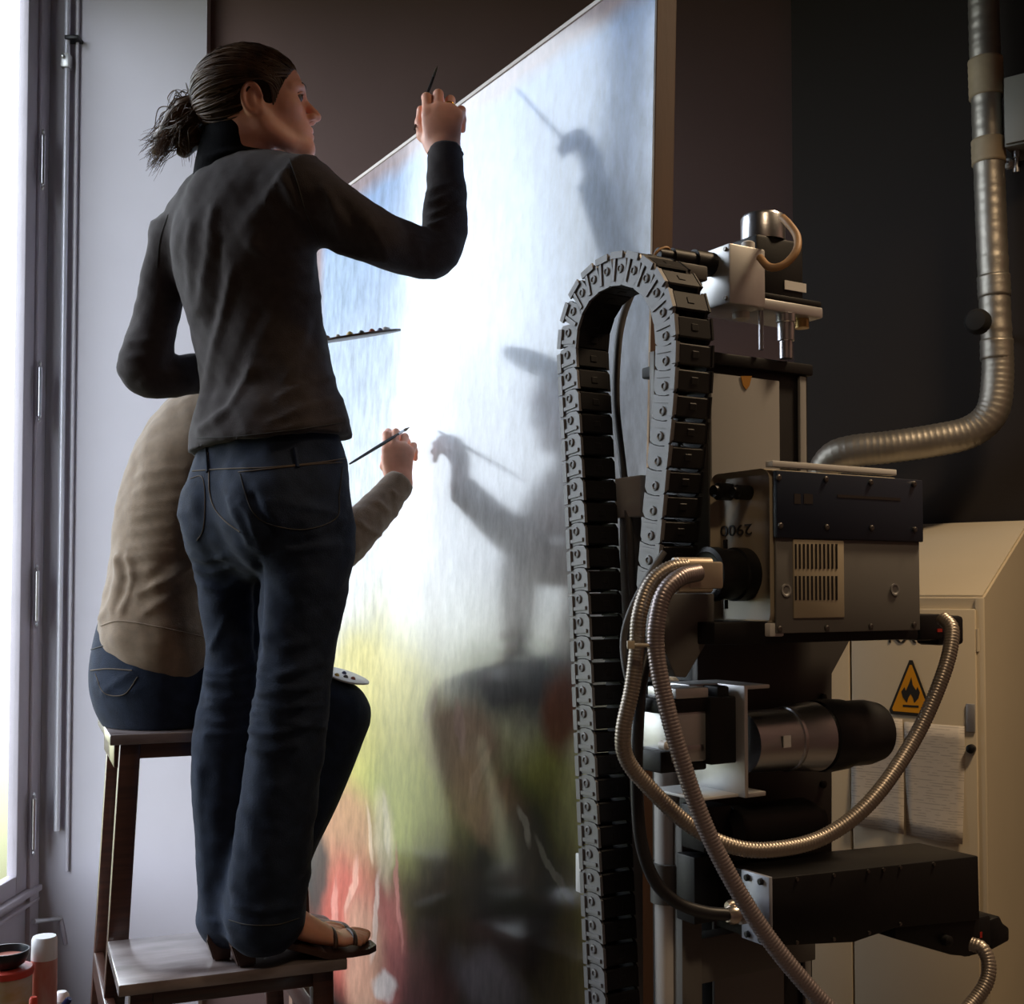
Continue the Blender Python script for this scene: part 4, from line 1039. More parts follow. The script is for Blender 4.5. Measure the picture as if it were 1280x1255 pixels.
# ---------------- drive motor on top of the column
mo = tag(empty('drive_motor', M(0.09, -0.2, onB(960, 440, -0.2)[1])), 'upright black stepper motor with silver cap and gearbox above the column', 'motor')
MBb = -0.19
am, zf = onB(972, 378, MBb)
def zz(py): return onB(972, py, MBb)[1]
def ra_(px): return onB(px, 378, MBb)[0]
bodyc = M(am, MBb - 0.03, 0)
mbox('motor_body', ra_(946), ra_(1009) - 0.006, MBb, MBb - 0.062, zz(374), zz(296), m_blackm, mo, 0.006)
lathe('motor_cap', M((ra_(946) + ra_(996)) / 2, MBb - 0.03, zz(297)), (0, 0, 1), [(0, 0.034), (zz(268) - zz(297), 0.034), (zz(264) - zz(297), 0.031)], m_steel, mo, 28)
mrect('motor_label', 981, 350, 1008, 366, MBb + 0.0015, 0.002, m_white, mo, 0)
mbox('motor_flange', ra_(920), ra_(1022), MBb + 0.012, MBb - 0.075, zz(392), zz(378), m_alu, mo, 0.003)
mbox('motor_flange', ra_(936), ra_(1020), MBb + 0.012, MBb - 0.06, zz(378.5), zz(371), m_blackm, mo, 0.002)
for px_ in (928, 952, 1014):
    lathe('flange_bolt', M(ra_(px_), MBb + 0.004, zz(378)), (0, 0, 1), [(0, 0.004), (0.006, 0.004), (0.008, 0.002)], m_steel, mo, 8)
lathe('bearing', M(ra_(932), MBb - 0.01, zz(392)), (0, 0, -1), [(0, 0.013), (0.014, 0.013), (0.016, 0.009)], m_white, mo, 16)
lathe('bearing', M(ra_(1008), MBb - 0.01, zz(392)), (0, 0, -1), [(0, 0.011), (0.014, 0.011)], m_brass, mo, 16)
lathe('guide_rod', M(ra_(951), MBb, zz(392)), (0, 0, -1), [(0, 0.004), (zz(392) - zz(440), 0.004)], m_steel, mo, 10)
lathe('coupling', M(ra_(982), MBb, zz(392)), (0, 0, -1), [(0, 0.015), (0.012, 0.015), (0.013, 0.013), (0.040, 0.013), (0.041, 0.010), (zz(392) - zz(447), 0.010)], m_steel, mo, 20)
# gearbox on the left
ag0, ag1 = onB(912, 340, MBb + 0.03)[0], onB(957, 340, MBb + 0.03)[0]
gz1, gz0 = onB(912, 303, MBb + 0.03)[1], onB(912, 378, MBb + 0.03)[1]
gb = mbox('gearbox', ag0, ag1, MBb + 0.03, MBb - 0.05, gz0, gz1, m_alu, mo, 0.003)
lathe('gearbox_stub', M(ag1 - 0.016, MBb + 0.01, gz1), (0, 0, 1), [(0, 0.010), (0.012, 0.010), (0.014, 0.007)], m_white, mo, 14)
bmid, zmid = onA(880, 337, ag0)
lathe('side_arm', M(ag0, MBb - 0.01, zmid + 0.004), -A, [(0, 0.017), (0.035, 0.017), (0.036, 0.013), (0.075, 0.013), (0.076, 0.010), (0.10, 0.010)], m_blackm, mo, 16)
for bb, z_ in ((MBb + 0.022, gz1 - 0.008), (MBb - 0.042, gz1 - 0.008), (MBb + 0.022, gz0 + 0.008), (MBb - 0.042, gz0 + 0.008)):
    lathe('gearbox_screw', M(ag0, bb, z_), -A, [(0, 0.0035), (0.003, 0.003)], m_screw, gb, 8)
wr = tube('motor_lead', pth([(950, 322, 1.74), (960, 333, 1.72), (972, 334, 1.71), (985, 327, 1.71), (996, 312, 1.715), (996, 295, 1.73), (986, 280, 1.745), (978, 272, 1.76)]), 0.0058, mat('tan_sleeve', (0.45, 0.26, 0.12), 0.55), mo, 10, 8)
# small leads at the chain end
lead = tag(empty('lead_bundle', at(840, 335, 1.72)), 'small loose leads at the top end of the cable chain', 'cable')
tube('lead_wire', pth([(815, 326, 1.70), (822, 314, 1.70), (835, 310, 1.71), (842, 325, 1.73), (862, 332, 1.75)]), 0.0022, mat('tan_sleeve', (0.45, 0.26, 0.12), 0.55), lead, 8, 6)
tube('lead_wire', pth([(830, 334, 1.66), (850, 336, 1.70), (872, 342, 1.74), (905, 344, 1.78)]), 0.0035, m_gcable, lead, 8, 6)
tube('lead_wire', pth([(832, 345, 1.66), (855, 352, 1.70), (876, 356, 1.74)]), 0.0028, m_black, lead, 8, 6)
box('end_clamp', (-0.02, -0.012, -0.010), (0.045, 0.012, 0.012), m_dgrey, lead, Matrix.Translation(at(848, 340, 1.70)) @ MROT.to_4x4(), 0.003)

# ---------------- cable chain
chain = tag(empty('cable_chain', M(0, -0.3, FZ)), 'grey segmented cable chain arching over in front of the painting', 'cable chain')
AC = (Vector((0.0864, 1.80, 0)) - MO).dot(A)
PITCHC = 0.0335
ctrl = [(751, 1480), (748, 1330), (742, 1180), (732, 950), (722, 700), (712, 500), (709, 430), (716, 390), (733, 358), (757, 340), (781, 335), (806, 345), (824, 372), (832, 410), (832, 460), (828, 520), (820, 600), (812, 690), (808, 740)]
cp2 = [onA(x, y, AC) for x, y in ctrl]
cp2 = [(b, z) for b, z in cp2]
pl = resample(catmull(cp2, 12), PITCHC)
CWID = 0.060; PHT = 0.0235     # half height of a plate
m_chain = mat('grey_chain_plastic', (0.17, 0.165, 0.17), 0.42, noise=0.10, nscale=30, bump=0.05, bscale=120)
m_chaind = mat('dark_shaded_chain_plastic', (0.010, 0.009, 0.010), 0.55, spec=0.25)  # dark crossbars, and far plates with their shade put into the colour
# link: x = along the chain, y = across (away from the viewer side), z = outwards
bm = bmesh.new()
def plate(y0, y1, boss):
    L = PITCHC
    outl = [(-0.50 * L, -PHT), (0.30 * L, -PHT), (0.52 * L, -PHT * 0.72), (0.58 * L, 0), (0.52 * L, PHT * 0.72), (0.30 * L, PHT), (-0.50 * L, PHT), (-0.42 * L, PHT * 0.5), (-0.40 * L, 0), (-0.42 * L, -PHT * 0.5)]
    a = [bm.verts.new((x, y0, z)) for x, z in outl]; b = [bm.verts.new((x, y1, z)) for x, z in outl]
    bm.faces.new(a); bm.faces.new(b[::-1]); n = len(outl)
    for i in range(n): bm.faces.new((a[i], a[(i + 1) % n], b[(i + 1) % n], b[i]))
    add_lathe(bm, (0.20 * L, boss[0], 0), (0, boss[1], 0), [(0, 0.0068), (0.0022, 0.0062), (0.0026, 0.004), (0.0010, 0.003)], 10)
    add_box(bm, (-0.30 * L, min(boss[0], boss[0] + boss[1] * 0.0022), -PHT * 0.75), (-0.14 * L, max(boss[0], boss[0] + boss[1] * 0.0022), PHT * 0.75), None)
    add_box(bm, (-0.52 * L, min(boss[0], boss[0] + boss[1] * 0.0030), PHT * 0.62), (0.36 * L, max(boss[0], boss[0] + boss[1] * 0.0030), PHT * 1.04), None)
def mk(name, m):
    global bm
    bmesh.ops.recalc_face_normals(bm, faces=bm.faces[:]); me = bpy.data.meshes.new(name); bm.to_mesh(me); bm.free(); me.materials.append(m); bm = bmesh.new(); return me
plate(0.0, 0.005, (0.0, -1)); me_link = mk('link', m_chain)
plate(CWID - 0.005, CWID, (CWID, 1)); me_far = mk('side_plate', m_chaind)
me_bars = []
for s_ in (1, -1):
    add_box(bm, (-0.46 * PITCHC, 0.003, s_ * PHT * 0.92 - 0.0025), (0.40 * PITCHC, CWID - 0.003, s_ * PHT * 0.92 + 0.0025), None, 0.002, 1)
    add_box(bm, (-0.20 * PITCHC, CWID * 0.42, s_ * PHT * 0.92 - 0.0035), (0.10 * PITCHC, CWID * 0.62, s_ * PHT * 0.92 + 0.0035), None, 0.001, 1)
    me_bars.append(mk('crossbar', m_chaind))
bm.free()
ci = wm(chain).inverted()
for i in range(len(pl) - 1):
    (b0, z0), (b1, z1) = pl[i], pl[i + 1]
    p = M(AC, (b0 + b1) / 2, (z0 + z1) / 2); t = (B * (b1 - b0) + Vector((0, 0, z1 - z0))).normalized()
    n = t.cross(A).normalized()
    R = Matrix(((t.x, A.x, n.x, p.x), (t.y, A.y, n.y, p.y), (t.z, A.z, n.z, p.z), (0, 0, 0, 1)))
    lk = link('link', me_link, None, chain); lk.matrix_basis = ci @ R
    link('side_plate', me_far, None, lk)
    for me in me_bars: link('crossbar', me, None, lk)
# ================================================================== PEOPLE
m_skin = mat('skin', (0.92, 0.44, 0.29), 0.46, noise=0.06, nscale=40, bump=0.04, bscale=220, sss=0.15)
m_hair = mat('brown_hair', (0.030, 0.015, 0.009), 0.45, col2=(0.17, 0.092, 0.045), nscale=30, spec=0.35)
m_cap = mat('brown_hair_base', (0.030, 0.016, 0.010), 0.8, spec=0.1)
m_sweater = mat('charcoal_knit', (0.056, 0.046, 0.047), 0.9, noise=0.12, nscale=60, bump=0.25, bscale=420, sheen=0.12, spec=0.2)
m_neck = mat('black_knit', (0.007, 0.007, 0.009), 0.95, bump=0.3, bscale=300, spec=0.1)
m_jeans = mat('dark_denim', (0.014, 0.022, 0.044), 0.85, noise=0.25, nscale=35, bump=0.3, bscale=380, sheen=0.06, spec=0.2)
m_thread = mat('jean_thread', (0.085, 0.062, 0.045), 0.8)
m_seam = mat('charcoal_seam', (0.045, 0.043, 0.042), 0.9)
m_tan = mat('tan_knit', (0.23, 0.155, 0.095), 0.85, noise=0.12, nscale=60, bump=0.25, bscale=420, sheen=0.35)
m_leather = mat('brown_leather', (0.055, 0.022, 0.012), 0.45, noise=0.15)
m_eye = mat('eye_white', (0.12, 0.09, 0.08), 0.4)
m_iris = mat('dark_iris', (0.02, 0.012, 0.008), 0.15)

def ppts(lst, Ydef=None):
    """(px, py[, Y]) -> world points"""
    return [at(p[0], p[1], p[2] if len(p) > 2 else Ydef) for p in lst]
def limb(s, lst, k=0.02, side=(1, 0, 0), flat=1.0, **kw):
    """lst of (px, py, Y, radius in px)"""
    P = [at(p[0], p[1], p[2]) for p in lst]; r = [p[3] * mpp(p[2]) for p in lst]
    return s.sweep(P, r, [q * flat for q in r], side=side, k=k, **kw)

def head_sdf(Mx, sc, neck_to=None):
    R3 = np.array(Mx.to_3x3()); s = SDF()
    def p(x, y, z): return Mx @ Vector((x * sc, y * sc, z * sc))
    def bl(c, r, k=0.02, sub=False): s.ball(p(*c), [q * sc for q in r], k * sc, R3, sub)
    def sw(pts, r, k=0.01, sub=False, end=0.9): s.sweep([p(*q) for q in pts], [q * sc for q in (r if hasattr(r, '__len__') else [r] * len(pts))], side=tuple(R3[:, 1]), k=k * sc, n=4, sub=sub, end=end)
    bl((-0.015, 0, 0.028), (0.098, 0.074, 0.080))
    bl((0.042, 0, 0.035), (0.048, 0.058, 0.050), 0.03)
    bl((0.040, 0, -0.022), (0.046, 0.055, 0.055), 0.03)
    for q in (1, -1):
        bl((0.052, 0.037 * q, -0.018), (0.027, 0.024, 0.024), 0.02)
        sw([(-0.005, 0.052 * q, -0.035), (0.008, 0.050 * q, -0.062), (0.045, 0.032 * q, -0.086), (0.075, 0.010 * q, -0.094)], [0.018, 0.019, 0.017, 0.014], 0.03)
        sw([(0.066, 0.050 * q, 0.016), (0.084, 0.030 * q, 0.024), (0.088, 0.010 * q, 0.018)], [0.008, 0.010, 0.008], 0.012)
    bl((0.068, 0, -0.056), (0.026, 0.034, 0.026), 0.03)
    bl((0.078, 0, -0.092), (0.017, 0.020, 0.015), 0.02)
    sw([(0.086, 0, 0.016), (0.096, 0, 0.000), (0.108, 0, -0.018), (0.113, 0, -0.027)], [0.008, 0.0075, 0.009, 0.0095], 0.010)
    for q in (1, -1):
        bl((0.101, 0.012 * q, -0.031), (0.010, 0.0075, 0.0075), 0.008)
        bl((0.104, 0.007 * q, -0.0375), (0.004, 0.0035, 0.003), 0.004, True)
        bl((0.094, 0.031 * q, 0.002), (0.016, 0.017, 0.011), 0.012, True)
    sw([(0.083, -0.025, -0.057), (0.094, -0.010, -0.0545), (0.097, 0, -0.0555), (0.094, 0.010, -0.0545), (0.083, 0.025, -0.057)], [0.003, 0.005, 0.0055, 0.005, 0.003], 0.006)
    sw([(0.083, -0.022, -0.063), (0.092, -0.009, -0.0665), (0.095, 0, -0.067), (0.092, 0.009, -0.0665), (0.083, 0.022, -0.063)], [0.003, 0.0055, 0.006, 0.0055, 0.003], 0.006)
    sw([(0.086, -0.022, -0.0602), (0.101, 0, -0.0608), (0.086, 0.022, -0.0602)], [0.0012, 0.0018, 0.0012], 0.003, True)
    for q in (1, -1):
        ring = []
        for i in range(9):
            a = math.radians(-75 + i * 34)
            ring.append((-0.010 + 0.017 * math.cos(a + 1.4) - 0.004, (0.076 + 0.004 * math.cos(a)) * q, -0.012 + 0.027 * math.sin(a + 1.4)))
        bl((-0.010, 0.072 * q, -0.012), (0.016, 0.007, 0.026), 0.006)
        sw(ring, 0.0048, 0.005)
        bl((0.000, 0.070 * q, -0.036), (0.007, 0.006, 0.008), 0.006)
        bl((-0.002, 0.082 * q, -0.014), (0.007, 0.008, 0.012), 0.006, True)
    if neck_to is not None:
        n0 = p(-0.025, 0, -0.02); n1 = p(-0.035, 0, -0.08)
        s.sweep([n0, n1, Vector(neck_to)], [0.050, 0.050, 0.056], side=tuple(R3[:, 1]), k=0.03, n=4)
    return s, p
def eyes(Mx, sc, parent):
    for q in (1, -1):
        c = Mx @ Vector((0.0760 * sc, 0.031 * q * sc, 0.002 * sc)); f = Mx.to_3x3() @ Vector((1, 0.08 * q, 0.05))
        e_ = lathe('eyeball', c - f.normalized() * 0.0118 * sc, f, [(0.0118 * sc * (1 - math.cos(math.pi * i / 10)), max(0.0118 * sc * math.sin(math.pi * i / 10), 0)) for i in range(11)], m_eye, parent, 16)
        lathe('iris', c + f.normalized() * 0.0105 * sc, f, [(0, 0.0055 * sc), (0.0012 * sc, 0.0045 * sc), (0.0018 * sc, 0)], m_iris, e_, 14)
        bm = bmesh.new()
        pts = [Mx @ (Vector((x * sc, y * q * sc, z * sc))) for x, y, z in ((0.077, 0.047, 0.020), (0.089, 0.036, 0.0275), (0.096, 0.022, 0.027), (0.097, 0.012, 0.022))]
        add_tube(bm, catmull([tuple(t) for t in pts], 5), [0.0012 + 0.0022 * math.sin(math.pi * min(1, (i + 2) / 16)) for i in range(16)], 6); from_bm('eyebrow', bm, m_hair, parent, True)
        for dz, kk in ((0.0105, 'eyelid'),):
            bm = bmesh.new()
            pts = [Mx @ (Vector((x * sc, y * q * sc, z * sc))) for x, y, z in ((0.074, 0.043, 0.002), (0.085, 0.037, 0.0085), (0.0895, 0.030, 0.010), (0.088, 0.022, 0.007), (0.085, 0.018, 0.0))]
            add_tube(bm, catmull([tuple(t) for t in pts], 5), 0.0023 * sc, 6); from_bm(kk, bm, m_skin, parent, True)

def hand_sdf(o, x, y, z, sc=1.0, fingers=None, thumb=None, fore=None):
    """o wrist, x towards the thumb side, y along the fingers, z out of the back of the hand"""
    x, y, z = Vector(x).normalized(), Vector(y).normalized(), Vector(z).normalized()
    def p(a, b, c): return Vector(o) + (x * a + y * b + z * c) * sc
    s = SDF()
    R3 = np.array([[x[i], y[i], z[i]] for i in range(3)])
    if fore is not None: s.sweep([Vector(fore), p(0, -0.015, 0), p(0, 0.01, 0)], [0.030 * sc, 0.026 * sc, 0.026 * sc], [0.024 * sc, 0.019 * sc, 0.019 * sc], side=tuple(x), k=0.015, n=4)
    s.sweep([p(0, 0.0, 0), p(0.002, 0.03, 0), p(0.003, 0.060, 0.001), p(0.002, 0.086, 0.0)], [0.026 * sc, 0.033 * sc, 0.038 * sc, 0.037 * sc], [0.018 * sc, 0.016 * sc, 0.0145 * sc, 0.012 * sc], side=tuple(x), k=0.012 * sc, n=4, end=0.5)
    s.ball(p(0.024, 0.030, -0.010), (0.015 * sc, 0.028 * sc, 0.014 * sc), 0.012 * sc, R3)
    bx = [0.030, 0.010, -0.010, -0.029]; by = [0.088, 0.093, 0.089, 0.079]
    ln = [(0.042, 0.025, 0.020), (0.046, 0.029, 0.021), (0.042, 0.027, 0.020), (0.034, 0.020, 0.018)]
    rd = [0.0092, 0.0094, 0.0088, 0.0078]
    fingers = fingers or [(4, 25, 60, 30), (1, 28, 62, 30), (-2, 30, 65, 30), (-5, 33, 65, 30)]
    tips = []
    for i in range(4):
        sp, *ang = fingers[i]; q = p(bx[i], by[i] - 0.008, -0.001); P = [q]; a = 0
        sx = x * math.sin(math.radians(sp)); yy = (y * math.cos(math.radians(sp)) + sx)
        for L, g in zip(ln[i], ang):
            a += math.radians(g); q = q + (yy * math.cos(a) - z * math.sin(a)) * L * sc * (1.12 if L == ln[i][0] else 1.0); P.append(q)
        r = rd[i] * sc
        # straight phalanges: double the joints a little so that knuckles stay crisp
        for j in range(3):
            s.sweep([P[j], P[j + 1]], [r * (1.06 - 0.08 * j), r * (1.0 - 0.09 * j)], side=tuple(x), k=0.004 * sc if j else 0.007 * sc, n=2, end=1.0)
        tips.append(P)
    th = thumb or [(0.026, 0.018, -0.008), (0.044, 0.048, -0.018), (0.047, 0.078, -0.026), (0.042, 0.102, -0.030)]
    T = [p(*t) for t in th]
    for j in range(3): s.sweep([T[j], T[j + 1]], [(0.0125 - 0.0015 * j) * sc, (0.0108 - 0.0014 * j) * sc], side=tuple(x), k=0.008 * sc, n=2, end=1.0)
    tips.append(T)
    return s, tips, p

# ------------------------------------------------------------------ the standing woman
WR = Vector((0.77, -0.64, 0)).normalized(); WF = Vector((0.64, 0.77, 0)).normalized()
wp = at(310, 1197, 2.337); woman = empty('person', (wp.x, wp.y, TZ1))
tag(woman, 'standing person in charcoal sweater and dark jeans, brown ponytail, painting with a raised hand', 'person')
YW = 2.35
# sweater
s = SDF()
tor = [(338, 590, 0.188, 0.146), (338, 550, 0.180, 0.138), (337, 520, 0.160, 0.120), (332, 470, 0.149, 0.112), (322, 410, 0.148, 0.112), (310, 350, 0.160, 0.118), (302, 305, 0.168, 0.118), (298, 276, 0.158, 0.104), (298, 258, 0.120, 0.082), (297, 243, 0.080, 0.066)]
s.sweep(ppts([(a, b) for a, b, _, _ in tor], YW), [t[2] for t in tor], [t[3] for t in tor], side=tuple(WR), k=0.03, n=4, end=0.3, start=0.12)
limb(s, [(300, 262, 2.33, 44), (342, 240, 2.29, 43), (372, 240, 2.26, 43)], 0.05)
limb(s, [(290, 266, 2.36, 38), (248, 272, 2.41, 36), (222, 296, 2.44, 30)], 0.035)
limb(s, [(372, 240, 2.26, 43), (405, 260, 2.25, 43), (432, 276, 2.25, 41), (470, 297, 2.25, 36), (518, 314, 2.30, 32), (545, 316, 2.32, 30), (553, 297, 2.34, 29), (557, 262, 2.37, 27), (557, 225, 2.40, 24), (557, 190, 2.43, 22)], 0.035, n=4, end=0.15)
limb(s, [(221, 292, 2.44, 31), (207, 340, 2.44, 28), (194, 400, 2.44, 28.5), (185, 440, 2.43, 32), (183, 462, 2.43, 33), (215, 470, 2.46, 27), (260, 464, 2.52, 24), (322, 448, 2.58, 20)], 0.03, n=4, end=0.15)
# shoulder blades and spine hollow
for a, b, yy, r, sub in ((345, 300, 2.235, 40, False), (262, 310, 2.30, 34, False)):
    s.ball(at(a, b, yy + 0.035), r * mpp(yy), 0.05)
s.cut(at(338, 556, YW), (0.10, 0.03, -1))
V, Fc = s.mesh(0.0065); V = np_smooth(V, Fc, 2)
SWF = [([(268, 250), (262, 300), (254, 360), (248, 400)], 7, 0.006), ([(292, 330), (280, 390), (266, 446), (250, 521)], 6, 0.006), ([(318, 455), (286, 508), (246, 543)], 6, 0.007),
       ([(276, 290), (272, 350), (262, 410)], 5, -0.004), ([(330, 380), (300, 450), (275, 520)], 10, -0.004), ([(240, 270), (236, 330), (244, 400)], 6, 0.004),
       ([(348, 215), (372, 260), (394, 300)], 6, 0.005), ([(325, 215), (345, 265), (380, 320)], 8, 0.004), ([(305, 300), (350, 330), (398, 345)], 7, 0.004), ([(330, 345), (370, 365), (403, 372)], 6, 0.004),
       ([(428, 470), (385, 480), (340, 500)], 5, 0.004), ([(432, 500), (390, 508), (330, 530)], 5, 0.004), ([(436, 525), (390, 530), (320, 548)], 5, 0.0045), ([(415, 440), (380, 455), (350, 480)], 6, 0.004),
       ([(400, 395), (385, 440), (370, 480)], 8, -0.004), ([(430, 515), (350, 545), (245, 556)], 4, -0.003),
       ([(527, 285), (550, 278), (580, 262)], 4, 0.004), ([(528, 272), (555, 262), (582, 246)], 4, 0.0035), ([(530, 258), (556, 246), (580, 232)], 3.5, 0.003), ([(522, 296), (545, 305), (572, 300)], 4, 0.0035), ([(531, 243), (550, 234), (574, 222)], 3, 0.002),
       ([(515, 290), (525, 315), (530, 340)], 5, 0.003), ([(400, 225), (420, 270), (420, 310)], 7, 0.004), ([(425, 245), (445, 285), (450, 320)], 7, -0.003), ([(455, 265), (475, 300), (480, 330)], 6, 0.003),
       ([(152, 450), (180, 445), (215, 440)], 4, 0.003), ([(165, 480), (190, 462), (225, 455)], 5, -0.003), ([(158, 430), (185, 425), (214, 425)], 4, 0.003),
       ([(365, 560), (400, 552), (436, 541)], 4, 0.004)]
V = folds(V, Fc, SWF); N = np_normals(V, Fc); V = V + N * (0.0016 * np_noise(V, 38, 3) + 0.0009 * np_noise(V, 90, 4))[:, None]
sweater = np_obj('sweater', V, Fc, m_sweater, woman); dr_s = Drape(V, Fc)
dr_s.seam('armhole_seam', [(362, 198), (372, 230), (384, 270), (400, 305)], 0.0014, m_seam, sweater)
dr_s.seam('armhole_seam', [(210, 268), (200, 300), (196, 335)], 0.0008, m_seam, sweater)
dr_s.seam('hem_seam', [(246, 548), (300, 545), (370, 537), (430, 528)], 0.0010, m_seam, sweater)
# cuff rings
pc1 = at(557, 190, 2.43); bm = bmesh.new()
rg = [pc1 + Vector((math.cos(t) * 0.0335, math.sin(t) * 0.0335, -0.004 + 0.004 * math.sin(t))) for t in np.linspace(0, 2 * math.pi, 33)]
add_tube(bm, rg, 0.0040, 8, False); from_bm('cuff', bm, m_neck, sweater, True)
# roll neck under the sweater
s = SDF()
s.sweep(ppts([(293, 240, 2.345), (294, 215, 2.345), (297, 190, 2.34), (302, 168, 2.335)]), [0.088, 0.084, 0.078, 0.073], [0.080, 0.076, 0.072, 0.068], side=tuple(WR), k=0.01, n=5, end=0.25)
V, Fc = s.mesh(0.005); V = np_smooth(V, Fc, 2)
V = folds(V, Fc, [([(248, 200), (290, 190), (340, 188)], 4, 0.005), ([(246, 222), (290, 206), (345, 204)], 4, 0.006), ([(250, 211), (290, 198), (340, 196)], 3, -0.004)])
np_obj('roll_neck', V, Fc, m_neck, woman)
# jeans
s = SDF()
s.sweep(ppts([(338, 552), (338, 566), (338, 590), (338, 622), (338, 650)], YW), [0.160, 0.166, 0.176, 0.182, 0.160], [0.112, 0.116, 0.124, 0.124, 0.105], side=tuple(WR), k=0.03, n=4, end=0.40, start=0.1)
hipc = at(338, 640, YW)
for q, rr in ((1, 0.100), (-1, 0.092)):
    s.ball(hipc + WR * (0.078 * q) - WF * 0.046 + Vector((0, 0, -0.01)), (rr * 0.95, rr * 0.95, rr * 1.05), 0.06)
limb(s, [(388, 655, 2.29, 57), (385, 700, 2.28, 56), (377, 760, 2.28, 52), (371, 820, 2.28, 47), (367, 860, 2.28, 46), (359, 920, 2.29, 47), (349, 1000, 2.30, 47), (339, 1080, 2.31, 48), (332, 1125, 2.32, 49), (330, 1150, 2.32, 50)], 0.03, n=4, end=0.12)
limb(s, [(290, 655, 2.41, 54), (288, 700, 2.41, 46), (291, 760, 2.41, 38.5), (292, 820, 2.41, 35), (288, 870, 2.41, 36), (279, 940, 2.40, 38), (280, 1020, 2.39, 37), (284, 1090, 2.385, 37), (286, 1128, 2.38, 38), (287, 1152, 2.38, 38)], 0.03, n=4, end=0.12)
V, Fc = s.mesh(0.0065); V = np_smooth(V, Fc, 2)
JF = [([(310, 610), (325, 645), (340, 668), (335, 690)], 7, -0.010), ([(322, 700), (322, 760), (322, 820)], 5, -0.010)]
for i, y in enumerate((838, 850, 862, 873, 884, 896, 908)):
    JF.append(([(322 - i * 2, y + 6), (345, y + 10 - (i % 3) * 4), (375, y + (i % 2) * 8), (408, y - 12 + i * 2)], 3.6, 0.0050 if i % 2 == 0 else 0.0036))
for i, y in enumerate((835, 850, 866, 880, 895, 915)):
    JF.append(([(255 - i, y + 4), (275, y + 8 - (i % 2) * 6), (300, y + 2), (322, y - 6)], 3.6, 0.0042))
JF += [([(236, 690), (255, 700), (285, 695)], 4, 0.005), ([(240, 708), (262, 716), (292, 708)], 4, 0.004), ([(250, 730), (275, 738), (300, 726)], 5, 0.003),
       ([(285, 768), (272, 795), (262, 815)], 4, 0.004), ([(295, 625), (312, 645), (322, 672)], 5, 0.006), ([(282, 618), (300, 655), (312, 685)], 5, 0.005),
       ([(330, 790), (350, 810), (390, 800)], 6, 0.004), ([(325, 830), (352, 842), (405, 818)], 5, 0.005),
       ([(300, 925), (330, 940), (380, 930)], 6, 0.004), ([(250, 950), (250, 1040), (258, 1120)], 6, 0.003), ([(300, 1000), (296, 1060), (290, 1120)], 7, 0.004), ([(290, 1120), (320, 1135), (370, 1128)], 6, 0.004), ([(286, 1130), (325, 1140), (372, 1132)], 4, 0.004),
       ([(350, 690), (390, 684), (432, 680)], 6, 0.004), ([(335, 672), (380, 680), (430, 660)], 7, -0.004)]
V = folds(V, Fc, JF); N = np_normals(V, Fc); V = V + N * (0.0018 * np_noise(V, 34, 8) + 0.0009 * np_noise(V, 85, 9))[:, None]
# raise the right back pocket patch
px_, py_ = proj(V); inside = ((px_ > 320) & (px_ < 425) & (py_ > 583) & (py_ < 655 + (375 - np.abs(px_ - 372)) * 0.03))
jeans = np_obj('jeans', V, Fc, m_jeans, woman); dr_j = Drape(V, Fc)
dr_j.seam('waistband_seam', [(237, 589), (280, 586), (340, 584), (400, 578), (438, 572)], 0.0016, m_thread, jeans, 12)
dr_j.seam('back_seam', [(260, 566), (261, 590), (262, 615), (268, 635), (282, 652), (300, 665)], 0.0016, m_thread, jeans, 10)
pk1 = [(300, 592), (306, 615), (316, 640), (336, 655), (380, 662), (420, 648), (424, 620), (428, 584)]
dr_j.seam('pocket_stitch', [(298, 590), (345, 585), (395, 580), (428, 578)], 0.0014, m_thread, jeans, 10)
dr_j.seam('pocket_stitch', pk1, 0.0011, m_seam, jeans, 8)
dr_j.seam('pocket_stitch', [(238, 598), (252, 596), (256, 620), (254, 660), (246, 676)], 0.0011, m_thread, jeans, 8)
dr_j.seam('belt_loop', [(258, 560), (259, 575), (260, 590)], 0.0045, m_jeans, jeans, 5)
dr_j.seam('belt_loop', [(368, 560), (370, 570), (372, 584)], 0.0045, m_jeans, jeans, 5)
dr_j.seam('leg_hem', [(286, 1150), (310, 1156), (345, 1156), (374, 1148)], 0.0012, m_seam, jeans, 8)
# body: trunk and limbs under the clothes, head, hands, feet
parts = []
s = SDF()
s.sweep(ppts([(338, 640), (337, 560), (330, 470), (318, 400), (305, 310), (298, 265), (297, 230)], YW), [0.14, 0.125, 0.115, 0.115, 0.13, 0.11, 0.06], [0.09, 0.085, 0.08, 0.08, 0.085, 0.07, 0.05], side=tuple(WR), k=0.02)
limb(s, [(360, 242, 2.27, 26), (430, 276, 2.25, 26), (518, 314, 2.30, 21), (550, 305, 2.33, 20), (557, 250, 2.38, 19), (556, 192, 2.43, 15)], 0.02)
limb(s, [(220, 285, 2.44, 22), (196, 400, 2.44, 19), (186, 460, 2.43, 19), (260, 464, 2.52, 16), (322, 448, 2.58, 13)], 0.02)
limb(s, [(384, 655, 2.29, 42), (372, 820, 2.28, 34), (360, 920, 2.29, 34), (335, 1120, 2.32, 24), (330, 1160, 2.325, 22)], 0.02)
limb(s, [(292, 655, 2.41, 36), (290, 820, 2.41, 26), (280, 940, 2.40, 26), (286, 1120, 2.385, 22), (288, 1160, 2.38, 20)], 0.02)
V, Fc = s.mesh(0.012); parts.append((np_smooth(V, Fc, 1), Fc))
